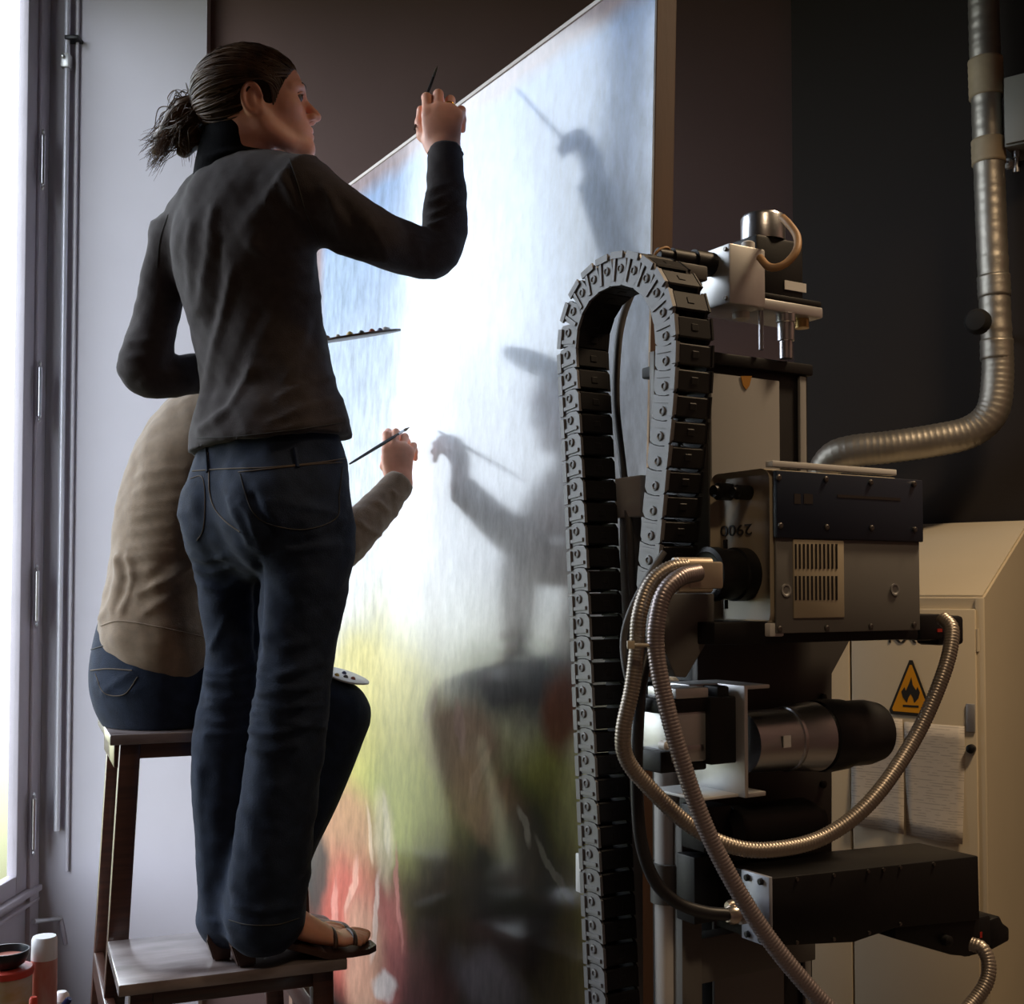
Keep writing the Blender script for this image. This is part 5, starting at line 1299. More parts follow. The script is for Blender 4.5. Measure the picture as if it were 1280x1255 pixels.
# head
yaw, pit = math.radians(13), math.radians(9)
HR = Matrix.Rotation(yaw, 4, 'Z') @ Matrix.Rotation(-pit, 4, 'Y') @ Matrix.Rotation(math.radians(-2), 4, 'X')
HS = 0.99
nose = HR @ Vector((0.1225 * HS, 0, -0.028 * HS))
HM = Matrix.Translation(at(402, 147, 2.352) - nose) @ HR
s, hp = head_sdf(HM, HS, at(298, 205, 2.345))
V, Fc = s.mesh(0.0026); V = np_smooth(V, Fc, 2); parts.append((V, Fc))
# right hand
wo = at(556, 192, 2.432)
s, tipsR, hR = hand_sdf(wo, (-1, 0.05, 0.02), (-0.05, 0.16, 1.0), (-0.10, -1, 0.16), 1.10, [(3, 18, 70, 40), (0, 20, 74, 40), (-3, 26, 80, 40), (-6, 34, 84, 38)], [(0.024, 0.022, -0.010), (0.043, 0.050, -0.022), (0.048, 0.080, -0.030), (0.046, 0.108, -0.030)], at(557, 225, 2.40))
V, Fc = s.mesh(0.0021); parts.append((np_smooth(V, Fc, 2), Fc))
# left hand under the palette
lo_ = at(290, 454, 2.56)
s, tipsL, hL = hand_sdf(lo_, (0, -0.5, 0.8), (0.85, 0.45, 0.1), (-0.3, -0.8, -0.5), 1.0, [(3, 10, 18, 10), (0, 12, 20, 10), (-2, 14, 22, 10), (-5, 16, 22, 10)], None, at(262, 460, 2.53))
V, Fc = s.mesh(0.0026); parts.append((np_smooth(V, Fc, 2), Fc))
# feet in heeled sandals
FD = Vector((0.915, 0.40, 0)).normalized(); FN = Vector((-FD.y, FD.x, 0))
def foot(heel, ankle):
    s = SDF(); h = Vector(heel)
    def p(l, w, z): return h + FD * l + FN * w + Vector((0, 0, z))
    s.sweep([Vector(ankle), p(0.012, 0, 0.115), p(0.005, 0, 0.078)], [0.036, 0.030, 0.030], side=tuple(FN), k=0.02, n=4)
    s.sweep([p(0.0, 0, 0.078), p(0.07, 0.0, 0.078), p(0.13, 0.002, 0.050), p(0.175, 0.004, 0.030), p(0.20, 0.004, 0.026)], [0.026, 0.030, 0.036, 0.038, 0.034], [0.022, 0.030, 0.024, 0.014, 0.011], side=tuple(FN), k=0.02, n=4)
    for i, (w, L, r) in enumerate(((0.026, 0.058, 0.0105), (0.010, 0.054, 0.0078), (-0.003, 0.048, 0.0074), (-0.016, 0.040, 0.0070), (-0.027, 0.030, 0.0066))):
        s.sweep([p(0.188, w * 0.9, 0.026), p(0.188 + L * 0.55, w, 0.030), p(0.188 + L, w, 0.022)], r, side=tuple(FN), k=0.006, n=3, end=1.0)
    V, Fc = s.mesh(0.003); return np_smooth(V, Fc, 2), Fc
HEELS = (at(307, 1197, 2.325), at(276, 1193, 2.365))
heels = [Vector((q.x, q.y, TZ1)) for q in HEELS]
parts.append(foot(heels[0], at(330, 1150, 2.325))); parts.append(foot(heels[1], at(288, 1150, 2.38)))
V, Fc = np_join(parts); np_obj('body', V, Fc, m_skin, woman)
eyes(HM, HS, woman)
for h in heels:
    sh = bpy.data.objects.new('sandal', None)
    def q(l, w, z): return h + FD * l + FN * w + Vector((0, 0, z))
    # sole: lofted strip from heel to toe
    rows = [(-0.030, 0.026, 0.056), (0.0, 0.031, 0.055), (0.05, 0.030, 0.049), (0.10, 0.034, 0.032), (0.15, 0.040, 0.014), (0.20, 0.041, 0.010), (0.235, 0.036, 0.011), (0.255, 0.018, 0.012)]
    bm = bmesh.new(); T = []; U = []
    for l, w, z in rows:
        T.append([bm.verts.new(q(l, w_, z)) for w_ in (-w, w)]); U.append([bm.verts.new(q(l, w_, max(z - 0.012, 0.0))) for w_ in (-w, w)])
    for i in range(len(rows) - 1):
        bm.faces.new((T[i][0], T[i][1], T[i + 1][1], T[i + 1][0])); bm.faces.new((U[i][0], U[i + 1][0], U[i + 1][1], U[i][1]))
        bm.faces.new((T[i][0], T[i + 1][0], U[i + 1][0], U[i][0])); bm.faces.new((T[i][1], U[i][1], U[i + 1][1], T[i + 1][1]))
    bm.faces.new((T[0][0], U[0][0], U[0][1], T[0][1])); bm.faces.new((T[-1][0], T[-1][1], U[-1][1], U[-1][0]))
    sole = from_bm('sandal_sole', bm, m_leather, woman)
    # heel block tapering down
    bm = bmesh.new(); c0 = [bm.verts.new(q(l, w, 0.046)) for l, w in ((-0.032, -0.026), (-0.032, 0.026), (0.016, 0.026), (0.016, -0.026))]
    c1 = [bm.verts.new(q(l, w, 0.0)) for l, w in ((-0.016, -0.018), (-0.016, 0.018), (0.016, 0.018), (0.016, -0.018))]
    bm.faces.new(c0); bm.faces.new(c1[::-1])
    for i in range(4): bm.faces.new((c0[i], c0[(i + 1) % 4], c1[(i + 1) % 4], c1[i]))
    bmesh.ops.recalc_face_normals(bm, faces=bm.faces[:]); bmesh.ops.bevel(bm, geom=bm.edges[:], offset=0.003, segments=2, affect='EDGES')
    from_bm('sandal_heel', bm, m_leather, sole)
    for (l0, hgt, wd) in ((0.165, 0.048, 0.043), (0.205, 0.040, 0.040), (0.085, 0.100, 0.036)):
        arc = [q(l0 + 0.004 * math.sin(t), wd * math.cos(t), 0.022 + (0.03 if l0 < 0.1 else 0) + (hgt - 0.022 - (0.03 if l0 < 0.1 else 0)) * math.sin(t)) for t in np.linspace(0, math.pi, 15)]
        bm = bmesh.new(); add_tube(bm, arc, 0.0048, 6); from_bm('sandal_strap', bm, m_leather, sole, True)
    arc = [q(-0.030 * math.cos(t) + 0.02 * 0, 0.030 * math.sin(t), 0.088) for t in np.linspace(-math.pi / 2, math.pi / 2, 13)]
    bm = bmesh.new(); add_tube(bm, arc, 0.0045, 6); from_bm('sandal_strap', bm, m_leather, sole, True)
    bpy.data.objects.remove(sh)
# ring on the ring finger
P = tipsR[2]; c = (P[0] * 0.45 + P[1] * 0.55); d = (P[1] - P[0]).normalized(); xx, yy, _ = frame_to(d)
bm = bmesh.new(); add_tube(bm, [c + (xx * math.cos(t) + yy * math.sin(t)) * 0.0102 for t in np.linspace(0, 2 * math.pi, 21)], 0.0024, 6, False)
from_bm('ring', bm, mat('gold', (0.90, 0.55, 0.12), 0.25, 1.0), woman, True)
# finger nails of the thumb
# hair: cap, strands, ponytail
R3 = np.array(HM.to_3x3())
def hq(x, y, z): return HM @ Vector((x * HS, y * HS, z * HS))
s = SDF()
SKC, SKR = (-0.015, 0, 0.030), (0.108, 0.085, 0.090)
s.ball(hq(*SKC), [q_ * HS for q_ in SKR], 0.01, R3)
s.cut(hq(0.083, 0, 0.068), HM.to_3x3() @ Vector((0.84, 0, -0.54)))
for q_ in (1, -1):
    s.ball(hq(-0.004, 0.092 * q_, -0.018), (0.026 * HS, 0.024 * HS, 0.036 * HS), 0.008, R3, True)
s.cut(hq(0, 0, -0.062), HM.to_3x3() @ Vector((0.25, 0, -1)))
V, Fc = s.mesh(0.0032); V = np_smooth(V, Fc, 2)
hair = np_obj('hair', V, Fc, m_cap, woman)
TIE = HM.inverted() @ at(245, 138, 2.345); TIEl = np.array(TIE) / HS
hc = np.array(SKC); hr = np.array(SKR)
def strands(name, lst, r, parent):
    cu = bpy.data.curves.new(name, 'CURVE'); cu.dimensions = '3D'; cu.bevel_depth = 1.0; cu.bevel_resolution = 1; cu.use_fill_caps = True
    mi = wm(parent).inverted()
    for P, rad in lst:
        sp = cu.splines.new('POLY'); sp.points.add(len(P) - 1)
        for i, p_ in enumerate(P):
            v = mi @ Vector(tuple(p_)); sp.points[i].co = (*v, 1); sp.points[i].radius = rad * (1 - 0.75 * (i / (len(P) - 1)) ** 3)
    t = bpy.data.objects.new(name, cu); COL.objects.link(t)
    me = bpy.data.meshes.new_from_object(t.evaluated_get(bpy.context.evaluated_depsgraph_get())); bpy.data.objects.remove(t)
    me.name = name; me.materials.clear(); me.materials.append(m_hair)
    me.polygons.foreach_set('use_smooth', [True] * len(me.polygons))
    o = link(name, me, None, parent); o['kind'] = 'stuff'
    return o
rs = np.random.RandomState(5); lst = []
starts = []
pcut = np.array([0.083, 0, 0.068]); ncut = np.array([0.84, 0, -0.54])
while len(starts) < 520:
    d_ = rs.normal(size=3); d_ /= np.linalg.norm(d_); p_ = hc + d_ * hr
    sd_ = (p_ - pcut) @ ncut
    if sd_ > 0.002 or p_[2] < -0.060 or (abs(p_[0] + 0.004) < 0.024 and -0.05 < p_[2] < 0.016 and abs(p_[1]) > 0.05): continue
    if rs.rand() < (0.35 if sd_ < -0.05 else 1.0): starts.append(p_)
def on_shell(p, off=0.0):
    q_ = (p - hc) / hr; q_ = q_ / np.linalg.norm(q_); return hc + q_ * (hr + off)
for i in range(260):                                     # dense hairline
    t = rs.uniform(-1.35, 1.35); dd = np.array([0, math.sin(t), math.cos(t)]); lo2, hi2 = -1.0, 1.0
    u_ = np.array([0.54, 0, 0.84])                       # direction inside the cut plane
    yv = 0.078 * math.sin(t) * 1.02; zc = rs.uniform(-0.004, 0.004)
    best = None
    for sx_ in np.linspace(-0.2, 0.1, 121):
        q_ = pcut + u_ * sx_; v_ = ((q_[0] - hc[0]) / hr[0]) ** 2 + ((q_[2] - hc[2]) / hr[2]) ** 2 + (yv / hr[1]) ** 2
        if best is None or abs(v_ - 1) < best[0]:
            if sx_ > -0.10: best = (abs(v_ - 1), sx_)
    q_ = pcut + u_ * best[1]; starts.append(np.array([q_[0] + zc, yv, q_[2] + zc]))
for st in starts:
    a = on_shell(st); b = on_shell(TIEl); w = rs.normal(0, 0.007); off = rs.uniform(0.000, 0.0045)
    for lift in (0.0, 0.018, 0.034, 0.05, 0.07):         # strands that start at the temple arch over the ear
        sd = np.array([0, 1, 0]) * w + np.array([0, 0, 1]) * (w + lift); P = []; bad = False
        for u in np.linspace(0, 1, 26):
            p_ = on_shell(a * (1 - u) + b * u + sd * math.sin(math.pi * u ** 0.7), off * math.sin(math.pi * min(1, u + .1))); P.append(hq(*p_))
            if abs(p_[0] + 0.006) < 0.025 and -0.05 < p_[2] < 0.018 and abs(p_[1]) > 0.05: bad = True
        if not bad: break
    if not bad: lst.append((P, rs.uniform(0.0010, 0.0022)))
strands('hair_strands', lst, 0, hair)
bm = bmesh.new(); tq = at(246, 138, 2.345)
add_tube(bm, [tq + Vector((0.004 * math.cos(t), 0.018 * math.sin(t), 0.018 * math.cos(t))) for t in np.linspace(0, 2 * math.pi, 21)], 0.006, 8, False); from_bm('hair_tie', bm, m_black, hair, True)
s = SDF(); limb(s, [(252, 137, 2.345, 14), (236, 146, 2.345, 21), (222, 158, 2.345, 20), (208, 172, 2.345, 14), (196, 186, 2.345, 8)], 0.02)
limb(s, [(240, 150, 2.345, 16), (238, 172, 2.345, 14), (228, 190, 2.345, 7)], 0.02)
V, Fc = s.mesh(0.004); V = np_smooth(V, Fc, 2); N = np_normals(V, Fc); V = V + N * (0.004 * np_noise(V, 110, 5))[:, None]
pony = np_obj('ponytail', V, Fc, m_hair, hair); lst = []
for i in range(380):
    a0 = at(250 + rs.normal(0, 4), 137 + rs.normal(0, 8), 2.345 + rs.normal(0, 0.012))
    kind = rs.rand()
    ex, ey = (rs.normal(190, 8), rs.normal(184, 9)) if kind < 0.35 else ((rs.normal(190, 5), rs.normal(206, 8)) if kind < 0.5 else ((rs.normal(214, 7), rs.normal(160, 8)) if kind < 0.8 else (rs.normal(232, 8), rs.normal(190, 8))))
    b0 = at(ex, ey, 2.345 + rs.normal(0, 0.026)); mid = at(228 + rs.normal(0, 8), 148 + rs.normal(0, 13), 2.345 + rs.normal(0, 0.028))
    ph, am, fr = rs.uniform(0, 6.28), rs.uniform(0.002, 0.007), rs.uniform(6, 12); P = []
    for j, c_ in enumerate(catmull([tuple(a0), tuple(mid), tuple(b0)], 12)):
        u = j / 24.0; P.append(Vector(c_) + Vector((am * u * math.sin(fr * u + ph), am * u * math.cos(fr * u + ph * 2), am * u * math.cos(fr * u + ph))))
    lst.append((P, rs.uniform(0.0007, 0.0014)))
strands('ponytail_strands', lst, 0, pony)
# loose wisps over the crown
lst = []
for i in range(26):
    t = rs.uniform(-1, 1); a = on_shell(np.array([0.06 - rs.uniform(0, 0.12), 0.07 * t, 0.11])); b = on_shell(a + np.array([-0.05, 0.01 * rs.normal(), -0.01 + 0.01 * rs.normal()])); P = []
    for u in np.linspace(0, 1, 8): P.append(hq(*on_shell(a * (1 - u) + b * u, 0.002 + 0.006 * math.sin(math.pi * u) * rs.uniform(0.3, 1))))
    lst.append((P, 0.0006))
strands('hair_wisps', lst, 0, hair)

# brush in the raised hand
def brush(name, p0, p1, r, lab, tipcol):
    """p0 handle end, p1 bristle tip"""
    p0, p1 = Vector(p0), Vector(p1); d = (p1 - p0); L = d.length; o = empty(name, p0); tag(o, lab, 'brush')
    lathe('handle', p0, d, [(0, r * 0.45), (L * 0.10, r * 0.7), (L * 0.55, r), (L * 0.80, r * 0.75)], mat('brush_handle', (0.03, 0.028, 0.03), 0.35), o, 10)
    lathe('ferrule', p0 + d * 0.80, d, [(0, r * 0.8), (L * 0.09, r * 0.75)], m_steel, o, 10)
    lathe('bristles', p0 + d * 0.885, d, [(0, r * 0.7), (L * 0.05, r * 0.8), (L * 0.115, r * 0.12)], tipcol, o, 10)
m_bris = mat('bristle', (0.10, 0.07, 0.04), 0.7)
brush('paint_brush', at(518, 162, 2.46), at(547, 82, 2.66), 0.0038, 'thin dark brush in the raised hand of the standing person', m_bris)
# palette held at the waist
def palette(name, c, u, v, w, outline, th, lab, blobs, m):
    c, u, v = Vector(c), Vector(u).normalized(), Vector(v).normalized(); v = (v - u * v.dot(u)).normalized(); n = u.cross(v); n = n if n.z > 0 else -n
    o = empty(name, c); tag(o, lab, 'palette')
    prism('board', [c + u * (x * w) + v * (y * w) for x, y in outline], -n * th, m, o, 0.0008)
    for i, (x, y, r, col) in enumerate(blobs):
        lathe('paint_blob', c + u * (x * w) + v * (y * w), n, [(0, r), (r * 0.45, r * 0.85), (r * 0.8, r * 0.45), (r * 0.95, 0)], mat('paint_%d_%s' % (i, name), col, 0.35), o, 10)
KID = [(math.cos(t) * (1.0 if math.cos(t) > 0 else 0.95) * (1 + 0.08 * math.sin(2 * t)), math.sin(t) * 0.72 - (0.16 * math.exp(-((t - 4.2) / 0.4) ** 2) * -1)) for t in np.linspace(0, 2 * math.pi, 32, endpoint=False)]
rp2 = np.random.RandomState(3)
cols = [(0.6, 0.55, 0.45), (0.5, 0.35, 0.08), (0.05, 0.05, 0.05), (0.3, 0.08, 0.04), (0.06, 0.08, 0.2), (0.5, 0.45, 0.4), (0.12, 0.14, 0.05), (0.2, 0.1, 0.05)]
bl_ = [(math.cos(t) * 0.78, math.sin(t) * 0.52, rp2.uniform(0.006, 0.010), cols[i % 8]) for i, t in enumerate(np.linspace(0.15, 6.0, 22))]
palette('palette', at(432, 421, 2.66), (1, 0.0, 0.155), (0, 1, 0.190), 0.122, KID, 0.005, 'wooden palette with paint blobs held beside the standing person', bl_, mat('palette_wood', (0.10, 0.06, 0.035), 0.4, noise=0.2))

# ------------------------------------------------------------------ the seated person
SR = Vector((0.62, -0.785, 0)).normalized(); SFW = Vector((0.785, 0.62, 0)).normalized()
YS = 2.66
pb_ = at(195, 900, YS); sitter = empty('person', (pb_.x, pb_.y, TZ2))
tag(sitter, 'seated person in tan top and dark jeans on the stool, reaching to the painting', 'person')
s = SDF()
tor = [(197, 806, 0.150, 0.122, 2.64), (196, 785, 0.150, 0.120, 2.64), (200, 740, 0.138, 0.112, 2.64), (207, 680, 0.136, 0.110, 2.64), (219, 620, 0.142, 0.112, 2.64), (236, 570, 0.146, 0.108, 2.64), (256, 535, 0.130, 0.095, 2.65), (276, 512, 0.090, 0.075, 2.66), (290, 498, 0.060, 0.055, 2.67)]
s.sweep([at(t[0], t[1], t[4]) for t in tor], [t[2] for t in tor], [t[3] for t in tor], side=tuple(SR), k=0.03, n=4, end=0.3, start=0.12)
limb(s, [(275, 530, 2.62, 36), (300, 552, 2.56, 36), (335, 600, 2.54, 34), (380, 672, 2.56, 31), (408, 694, 2.62, 29), (440, 670, 2.68, 28), (475, 632, 2.76, 23), (499, 604, 2.81, 19)], 0.03, n=4, end=0.2)
limb(s, [(250, 545, 2.72, 34), (262, 600, 2.80, 32), (290, 680, 2.84, 30), (320, 740, 2.82, 26), (346, 796, 2.79, 20)], 0.03, n=4, end=0.2)
V, Fc = s.mesh(0.0075); V = np_smooth(V, Fc, 2)
TF = []
for i in range(9):
    y = 585 + i * 17; TF.append(([(165 - i * 2, y + 14), (195, y + 4 + (i % 3) * 3), (240, y)], 4, 0.0026))
TF += [([(145, 690), (152, 720), (140, 770)], 5, 0.007), ([(158, 690), (165, 725), (150, 772)], 4, 0.006), ([(250, 700), (205, 728), (165, 745)], 5, 0.006), ([(258, 725), (215, 745), (175, 770)], 5, 0.005), ([(255, 690), (210, 705), (180, 735)], 5, -0.004), ([(120, 780), (140, 750), (150, 690)], 4, 0.005),
       ([(225, 780), (235, 790), (260, 785)], 5, 0.004), ([(445, 650), (465, 665), (480, 672)], 4, 0.005), ([(470, 625), (485, 640), (500, 645)], 3.5, 0.004), ([(488, 612), (500, 622), (512, 622)], 3, 0.004), ([(440, 690), (460, 680), (478, 660)], 4, 0.003)]
V = folds(V, Fc, TF); N = np_normals(V, Fc); V = V + N * (0.0018 * np_noise(V, 36, 13) + 0.001 * np_noise(V, 85, 14))[:, None]
top = np_obj('tan_top', V, Fc, m_tan, sitter); dr_t = Drape(V, Fc)
dr_t.seam('hem_seam', [(126, 782), (150, 776), (200, 784), (255, 796)], 0.0016, m_tan, top)
# collar / scarf
bm = bmesh.new(); cc = at(258, 503, 2.66)
for dz, rr in ((0, 0.062), (0.014, 0.060), (0.027, 0.055)):
    add_tube(bm, [cc + Vector((0.01, 0, dz)) + Vector((rr * math.cos(t), rr * math.sin(t), 0.008 * math.sin(3 * t + dz * 90))) for t in np.linspace(0, 2 * math.pi, 41)], [0.011 + 0.003 * math.sin(i * 1.7) for i in range(41)], 8, False)
from_bm('scarf', bm, mat('beige_scarf', (0.30, 0.22, 0.14), 0.9, noise=0.2, bump=0.4, bscale=200), sitter, True)
# jeans
s = SDF()
s.sweep([at(190, 780, 2.66), at(189, 812, 2.66), at(190, 850, 2.66), at(196, 876, 2.66)], [0.136, 0.148, 0.155, 0.145], [0.105, 0.120, 0.130, 0.120], side=tuple(SR), k=0.03, n=4, end=0.25, start=0.15)
limb(s, [(215, 858, 2.63, 44), (300, 862, 2.66, 42), (380, 876, 2.70, 38), (424, 888, 2.72, 37), (420, 915, 2.72, 36), (392, 990, 2.71, 34), (362, 1060, 2.70, 31), (345, 1120, 2.69, 30)], 0.03, n=4, end=0.2)
limb(s, [(190, 862, 2.75, 44), (265, 862, 2.84, 40), (340, 874, 2.92, 36), (372, 885, 2.95, 34), (368, 920, 2.95, 33), (345, 1010, 2.93, 31), (325, 1110, 2.90, 29)], 0.03, n=4, end=0.2)
V, Fc = s.mesh(0.0075); V = np_smooth(V, Fc, 2)
V = folds(V, Fc, [([(118, 850), (145, 868), (175, 862)], 4, 0.004), ([(125, 870), (150, 850), (170, 838)], 4, 0.004), ([(440, 868), (446, 890), (440, 915)], 5, 0.003), ([(410, 920), (425, 935), (436, 930)], 4, 0.004)])
zseat = TZ2 + 0.001
V[:, 2] = np.where((V[:, 2] < zseat) & (V[:, 0] < at(330, 880, 2.7).x) & (V[:, 2] > TZ2 - 0.06), zseat, V[:, 2])
N = np_normals(V, Fc)
jn = np_obj('jeans', V, Fc, m_jeans, sitter); dr_k = Drape(V, Fc)
dr_k.seam('waistband_seam', [(114, 812), (135, 806), (160, 804), (200, 812), (250, 822)], 0.0016, m_seam, jn)
dr_k.seam('waistband_seam', [(113, 838), (135, 836), (165, 838)], 0.0016, m_thread, jn)
dr_k.seam('pocket_stitch', [(119, 842), (130, 866), (155, 868), (172, 846)], 0.0012, m_thread, jn)
parts = []
s = SDF()
s.sweep([at(t[0], t[1], t[4]) for t in tor], [t[2] * 0.8 for t in tor], [t[3] * 0.8 for t in tor], side=tuple(SR), k=0.02)
limb(s, [(285, 535, 2.60, 24), (335, 600, 2.54, 22), (410, 694, 2.63, 19), (475, 632, 2.76, 15), (499, 604, 2.81, 12)], 0.02)
limb(s, [(250, 545, 2.72, 24), (290, 680, 2.84, 20), (320, 740, 2.82, 18), (350, 802, 2.785, 13)], 0.02)
limb(s, [(200, 856, 2.66, 44), (300, 862, 2.66, 32), (424, 888, 2.72, 27), (392, 990, 2.71, 24), (345, 1120, 2.69, 17), (338, 1150, 2.69, 16)], 0.02)
limb(s, [(200, 856, 2.70, 40), (340, 874, 2.92, 27), (372, 885, 2.95, 25), (345, 1010, 2.93, 23), (325, 1120, 2.90, 16), (322, 1140, 2.90, 16)], 0.02)
V, Fc = s.mesh(0.012); parts.append((np_smooth(V, Fc, 1), Fc))
HR2 = Matrix.Rotation(math.radians(28), 4, 'Z') @ Matrix.Rotation(math.radians(14), 4, 'Y')
HM2 = Matrix.Translation(at(325, 462, 2.69)) @ HR2
s, _ = head_sdf(HM2, 0.95, at(285, 505, 2.665))
V, Fc = s.mesh(0.004); parts.append((np_smooth(V, Fc, 2), Fc))
wo2 = at(500, 604, 2.812)
s, tips2, h2 = hand_sdf(wo2, (-0.98, -0.05, 0.05), (-0.06, 0.15, 1.0), (-0.15, -1, 0.15), 0.98, [(2, 20, 40, 30), (0, 24, 60, 35), (-2, 28, 75, 38), (-5, 36, 84, 38)], [(0.024, 0.022, -0.010), (0.040, 0.046, -0.022), (0.040, 0.072, -0.034), (0.030, 0.096, -0.040)], at(475, 632, 2.76))
V, Fc = s.mesh(0.0023); parts.append((np_smooth(V, Fc, 2), Fc))
s, _, _ = hand_sdf(at(352, 806, 2.78), (-0.2, -0.4, 0.9), (0.9, -0.1, -0.55), (0.3, -0.9, 0.2), 0.93, [(3, 10, 18, 10), (0, 12, 20, 10), (-2, 14, 22, 10), (-5, 16, 22, 10)], None, at(340, 790, 2.79))
V, Fc = s.mesh(0.003); parts.append((np_smooth(V, Fc, 2), Fc))
V, Fc = np_join(parts); np_obj('body', V, Fc, m_skin, sitter)
eyes(HM2, 0.95, sitter)
s = SDF(); R3b = np.array(HM2.to_3x3())
s.ball(HM2 @ Vector((-0.015, 0, 0.028)), (0.102, 0.080, 0.085), 0.01, R3b); s.ball(HM2 @ Vector((-0.06, 0, -0.03)), (0.06, 0.066, 0.07), 0.03, R3b)
s.cut(HM2 @ Vector((0.072, 0, 0.066)), HM2.to_3x3() @ Vector((0.80, 0, -0.60)))
V, Fc = s.mesh(0.005); V = np_smooth(V, Fc, 2); np_obj('hair', V, Fc, m_hair, sitter)
# shoes on the foot bar
for (ax, ay, aY) in ((340, 1150, 2.69), (322, 1142, 2.90)):
    c = at(ax, ay, aY); s = SDF(); fd = SFW
    s.sweep([c + Vector((0, 0, 0.03)), c - Vector((0, 0, 0.02))], [0.036, 0.038], k=0.01)
    s.sweep([c - fd * 0.03 - Vector((0, 0, 0.03)), c + fd * 0.07 - Vector((0, 0, 0.035)), c + fd * 0.17 - Vector((0, 0, 0.05))], [0.034, 0.038, 0.036], [0.032, 0.030, 0.018], side=(-fd.y, fd.x, 0), k=0.02)
    V, Fc = s.mesh(0.005); sh_ = np_obj('shoe', np_smooth(V, Fc, 2), Fc, m_black, sitter)
brush('paint_brush', at(437, 580, 2.70), at(512, 534, 2.88), 0.0042, 'grey handled brush in the hand of the seated person', m_bris)
palette('palette', at(428, 843, 2.715), (0.92, -0.12, -0.30), (0.2, 0.9, 0.10), 0.062, KID, 0.004, 'small white palette resting on the knee of the seated person', [(x, y, 0.006, c_) for x, y, c_ in ((-0.5, -0.3, (0.05, 0.05, 0.06)), (-0.1, -0.35, (0.08, 0.08, 0.12)), (0.2, -0.2, (0.03, 0.03, 0.05)), (0.45, -0.1, (0.10, 0.10, 0.16)), (0.0, 0.2, (0.3, 0.1, 0.06)))], mat('white_palette', (0.60, 0.60, 0.62), 0.35))
# ================================================================== SMALL THINGS at the lower left
tz = 0.245
tab = empty('low_table', (at(40, 1200, 2.45).x, 2.45, FZ)); tag(tab, 'low dark side table below the window carrying paint pots', 'table')
tx = tab.location.x
TX0, TX1, TY0, TY1 = tx - 0.22, tx + 0.075, 2.18, 2.58
box('table_top', (TX0, TY0, tz - 0.025), (TX1, TY1, tz), m_wood, tab, None, 0.004)
for x_ in (TX0 + 0.03, TX1 - 0.03):
    for y_ in (TY0 + 0.03, TY1 - 0.03):
        box('leg', (x_ - 0.018, y_ - 0.018, FZ), (x_ + 0.018, y_ + 0.018, tz - 0.025), m_wood, tab, None, 0.003)
def zat(py, Y): return at(0, py, Y).z
# spray can
pc = at(55, 1220, 2.42); sc_ = tag(empty('spray_can', (pc.x, pc.y, tz)), 'red and white spray can with a white cap', 'spray can')
m_red = mat('can_red_print', (0.55, 0.10, 0.07), 0.35, col2=(0.62, 0.42, 0.38), nscale=9, stretch=(3, 3, 0.7))
m_wh = mat('white_cap_plastic', (0.80, 0.80, 0.84), 0.35)
zcap = zat(1198, 2.42); ztop = zat(1170, 2.42); r_ = 15.5 * mpp(2.42)
lathe('can_body', (pc.x, pc.y, tz), (0, 0, 1), [(0, r_ * 0.95), (0.004, r_), (zcap - tz - 0.004, r_), (zcap - tz, r_ * 0.97)], m_red, sc_, 28)
lathe('cap', (pc.x, pc.y, zcap), (0, 0, 1), [(0, r_ * 1.0), (ztop - zcap - 0.006, r_ * 0.97), (ztop - zcap, r_ * 0.88)], m_wh, sc_, 28)
lathe('can_rim', (pc.x, pc.y, tz + 0.0), (0, 0, 1), [(0, r_ * 1.01), (0.006, r_ * 1.03), (0.010, r_ * 1.0)], m_steel, sc_, 28)
# paint tin and bowl
pt = at(10, 1230, 2.36); tin = tag(empty('paint_tin', (pt.x, pt.y, tz)), 'yellow and white printed tin with a red lid under the black bowl', 'tin')
rt = 29 * mpp(2.36); z1_ = zat(1218, 2.36); z2_ = zat(1212, 2.36)
m_tin = mat('tin_print', (0.62, 0.60, 0.56), 0.4, col2=(0.50, 0.33, 0.05), nscale=14, stretch=(1, 1, 2.2))
lathe('tin_body', (pt.x, pt.y, tz), (0, 0, 1), [(0, rt * 0.97), (z1_ - tz, rt * 0.97)], m_tin, tin, 28)
lathe('tin_lid', (pt.x, pt.y, z1_), (0, 0, 1), [(0, rt * 1.02), (0.012, rt * 1.02), (0.014, rt * 0.97), (0.014, 0)], mat('red_lid', (0.60, 0.07, 0.05), 0.4), tin, 28)
bm = bmesh.new()
for a_ in range(0, 360, 40):
    q = Vector((pt.x + rt * 0.975 * math.cos(math.radians(a_)), pt.y + rt * 0.975 * math.sin(math.radians(a_)), (tz + z1_) / 2))
    Rz = Matrix.Translation(q) @ Matrix.Rotation(math.radians(a_), 4, 'Z') @ Matrix.Rotation(0.35, 4, 'X')
    add_box(bm, (-0.0015, -0.013, -0.004), (0.0015, 0.013, 0.004), Rz)
from_bm('tin_stripe', bm, mat('blue_stripe', (0.06, 0.08, 0.30), 0.4), tin)
zb0 = z1_ + 0.014; pb = (pt.x - 0.004, pt.y, zb0); bw = tag(empty('paint_bowl', pb), 'small black bowl with paint remains on top of the red lidded tin', 'bowl')
hb = zat(1187, 2.36) - zb0; rb = 27 * mpp(2.36)
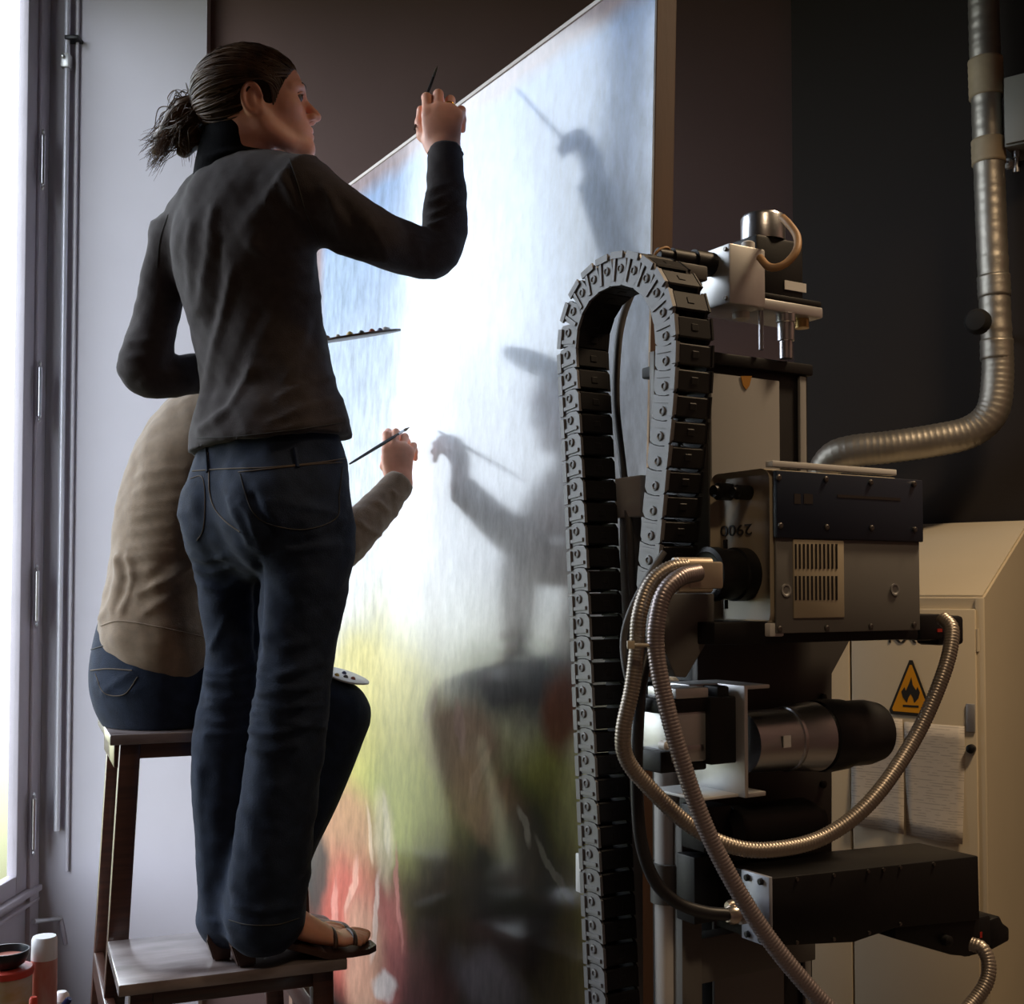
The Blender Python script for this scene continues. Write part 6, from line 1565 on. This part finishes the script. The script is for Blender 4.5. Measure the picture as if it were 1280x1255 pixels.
lathe('bowl', pb, (0, 0, 1), [(0, rb * 0.55), (hb * 0.25, rb * 0.82), (hb * 0.7, rb * 0.98), (hb, rb), (hb, rb * 0.94), (hb * 0.6, rb * 0.88), (hb * 0.4, 0)], mat('black_glaze', (0.02, 0.025, 0.03), 0.3), bw, 28)
lathe('paint_residue', (pb[0], pb[1], zb0 + hb * 0.52), (0, 0, 1), [(0, rb * 0.84), (0.003, rb * 0.80), (0.004, 0)], mat('pink_paint', (0.45, 0.16, 0.12), 0.5), bw, 24)
# white jar behind the can, blue tube, red tube
pj = at(77, 1250, 2.50); jr = tag(empty('paint_jar', (pj.x, pj.y, tz)), 'small jar with a pale domed lid right of the spray can', 'jar')
zj = zat(1240, 2.50); rj = 8.5 * mpp(2.5)
lathe('jar_body', (pj.x, pj.y, tz), (0, 0, 1), [(0, rj), (zj - tz - 0.016, rj), (zj - tz - 0.012, rj * 0.9)], mat('jar_glass_grey', (0.35, 0.38, 0.42), 0.2), jr, 20)
lathe('jar_lid', (pj.x, pj.y, zj - 0.016), (0, 0, 1), [(0, rj * 1.05), (0.010, rj * 1.05), (0.017, rj * 0.7), (0.019, 0)], m_wh, jr, 20)
def marker(px0, py0, px1, py1, Y, r, m, lab):
    """upright or leaning marker pen: its cap end at (px1, py1)"""
    t = at(px1, py1, Y); d0 = (t - at(px0, py0, Y)).normalized(); k = (t.z - tz - r) / d0.z; base = t - d0 * k
    o = empty('marker_pen', base); tag(o, lab, 'marker pen')
    lathe('barrel', base, d0, [(0, r * 0.8), (0.004, r), (k - 0.034, r)], m_wh, o, 12)
    lathe('cap', base + d0 * (k - 0.036), d0, [(0, r * 1.1), (0.032, r * 1.05), (0.036, r * 0.8)], m, o, 12)
marker(41, 1270, 42, 1246, 2.30, 0.0075, mat('marker_red', (0.62, 0.07, 0.04), 0.4), 'red capped marker standing in front of the spray can')
marker(64, 1278, 87, 1248, 2.36, 0.0065, mat('marker_blue', (0.03, 0.035, 0.16), 0.4), 'dark blue capped marker leaning in front of the small jar')
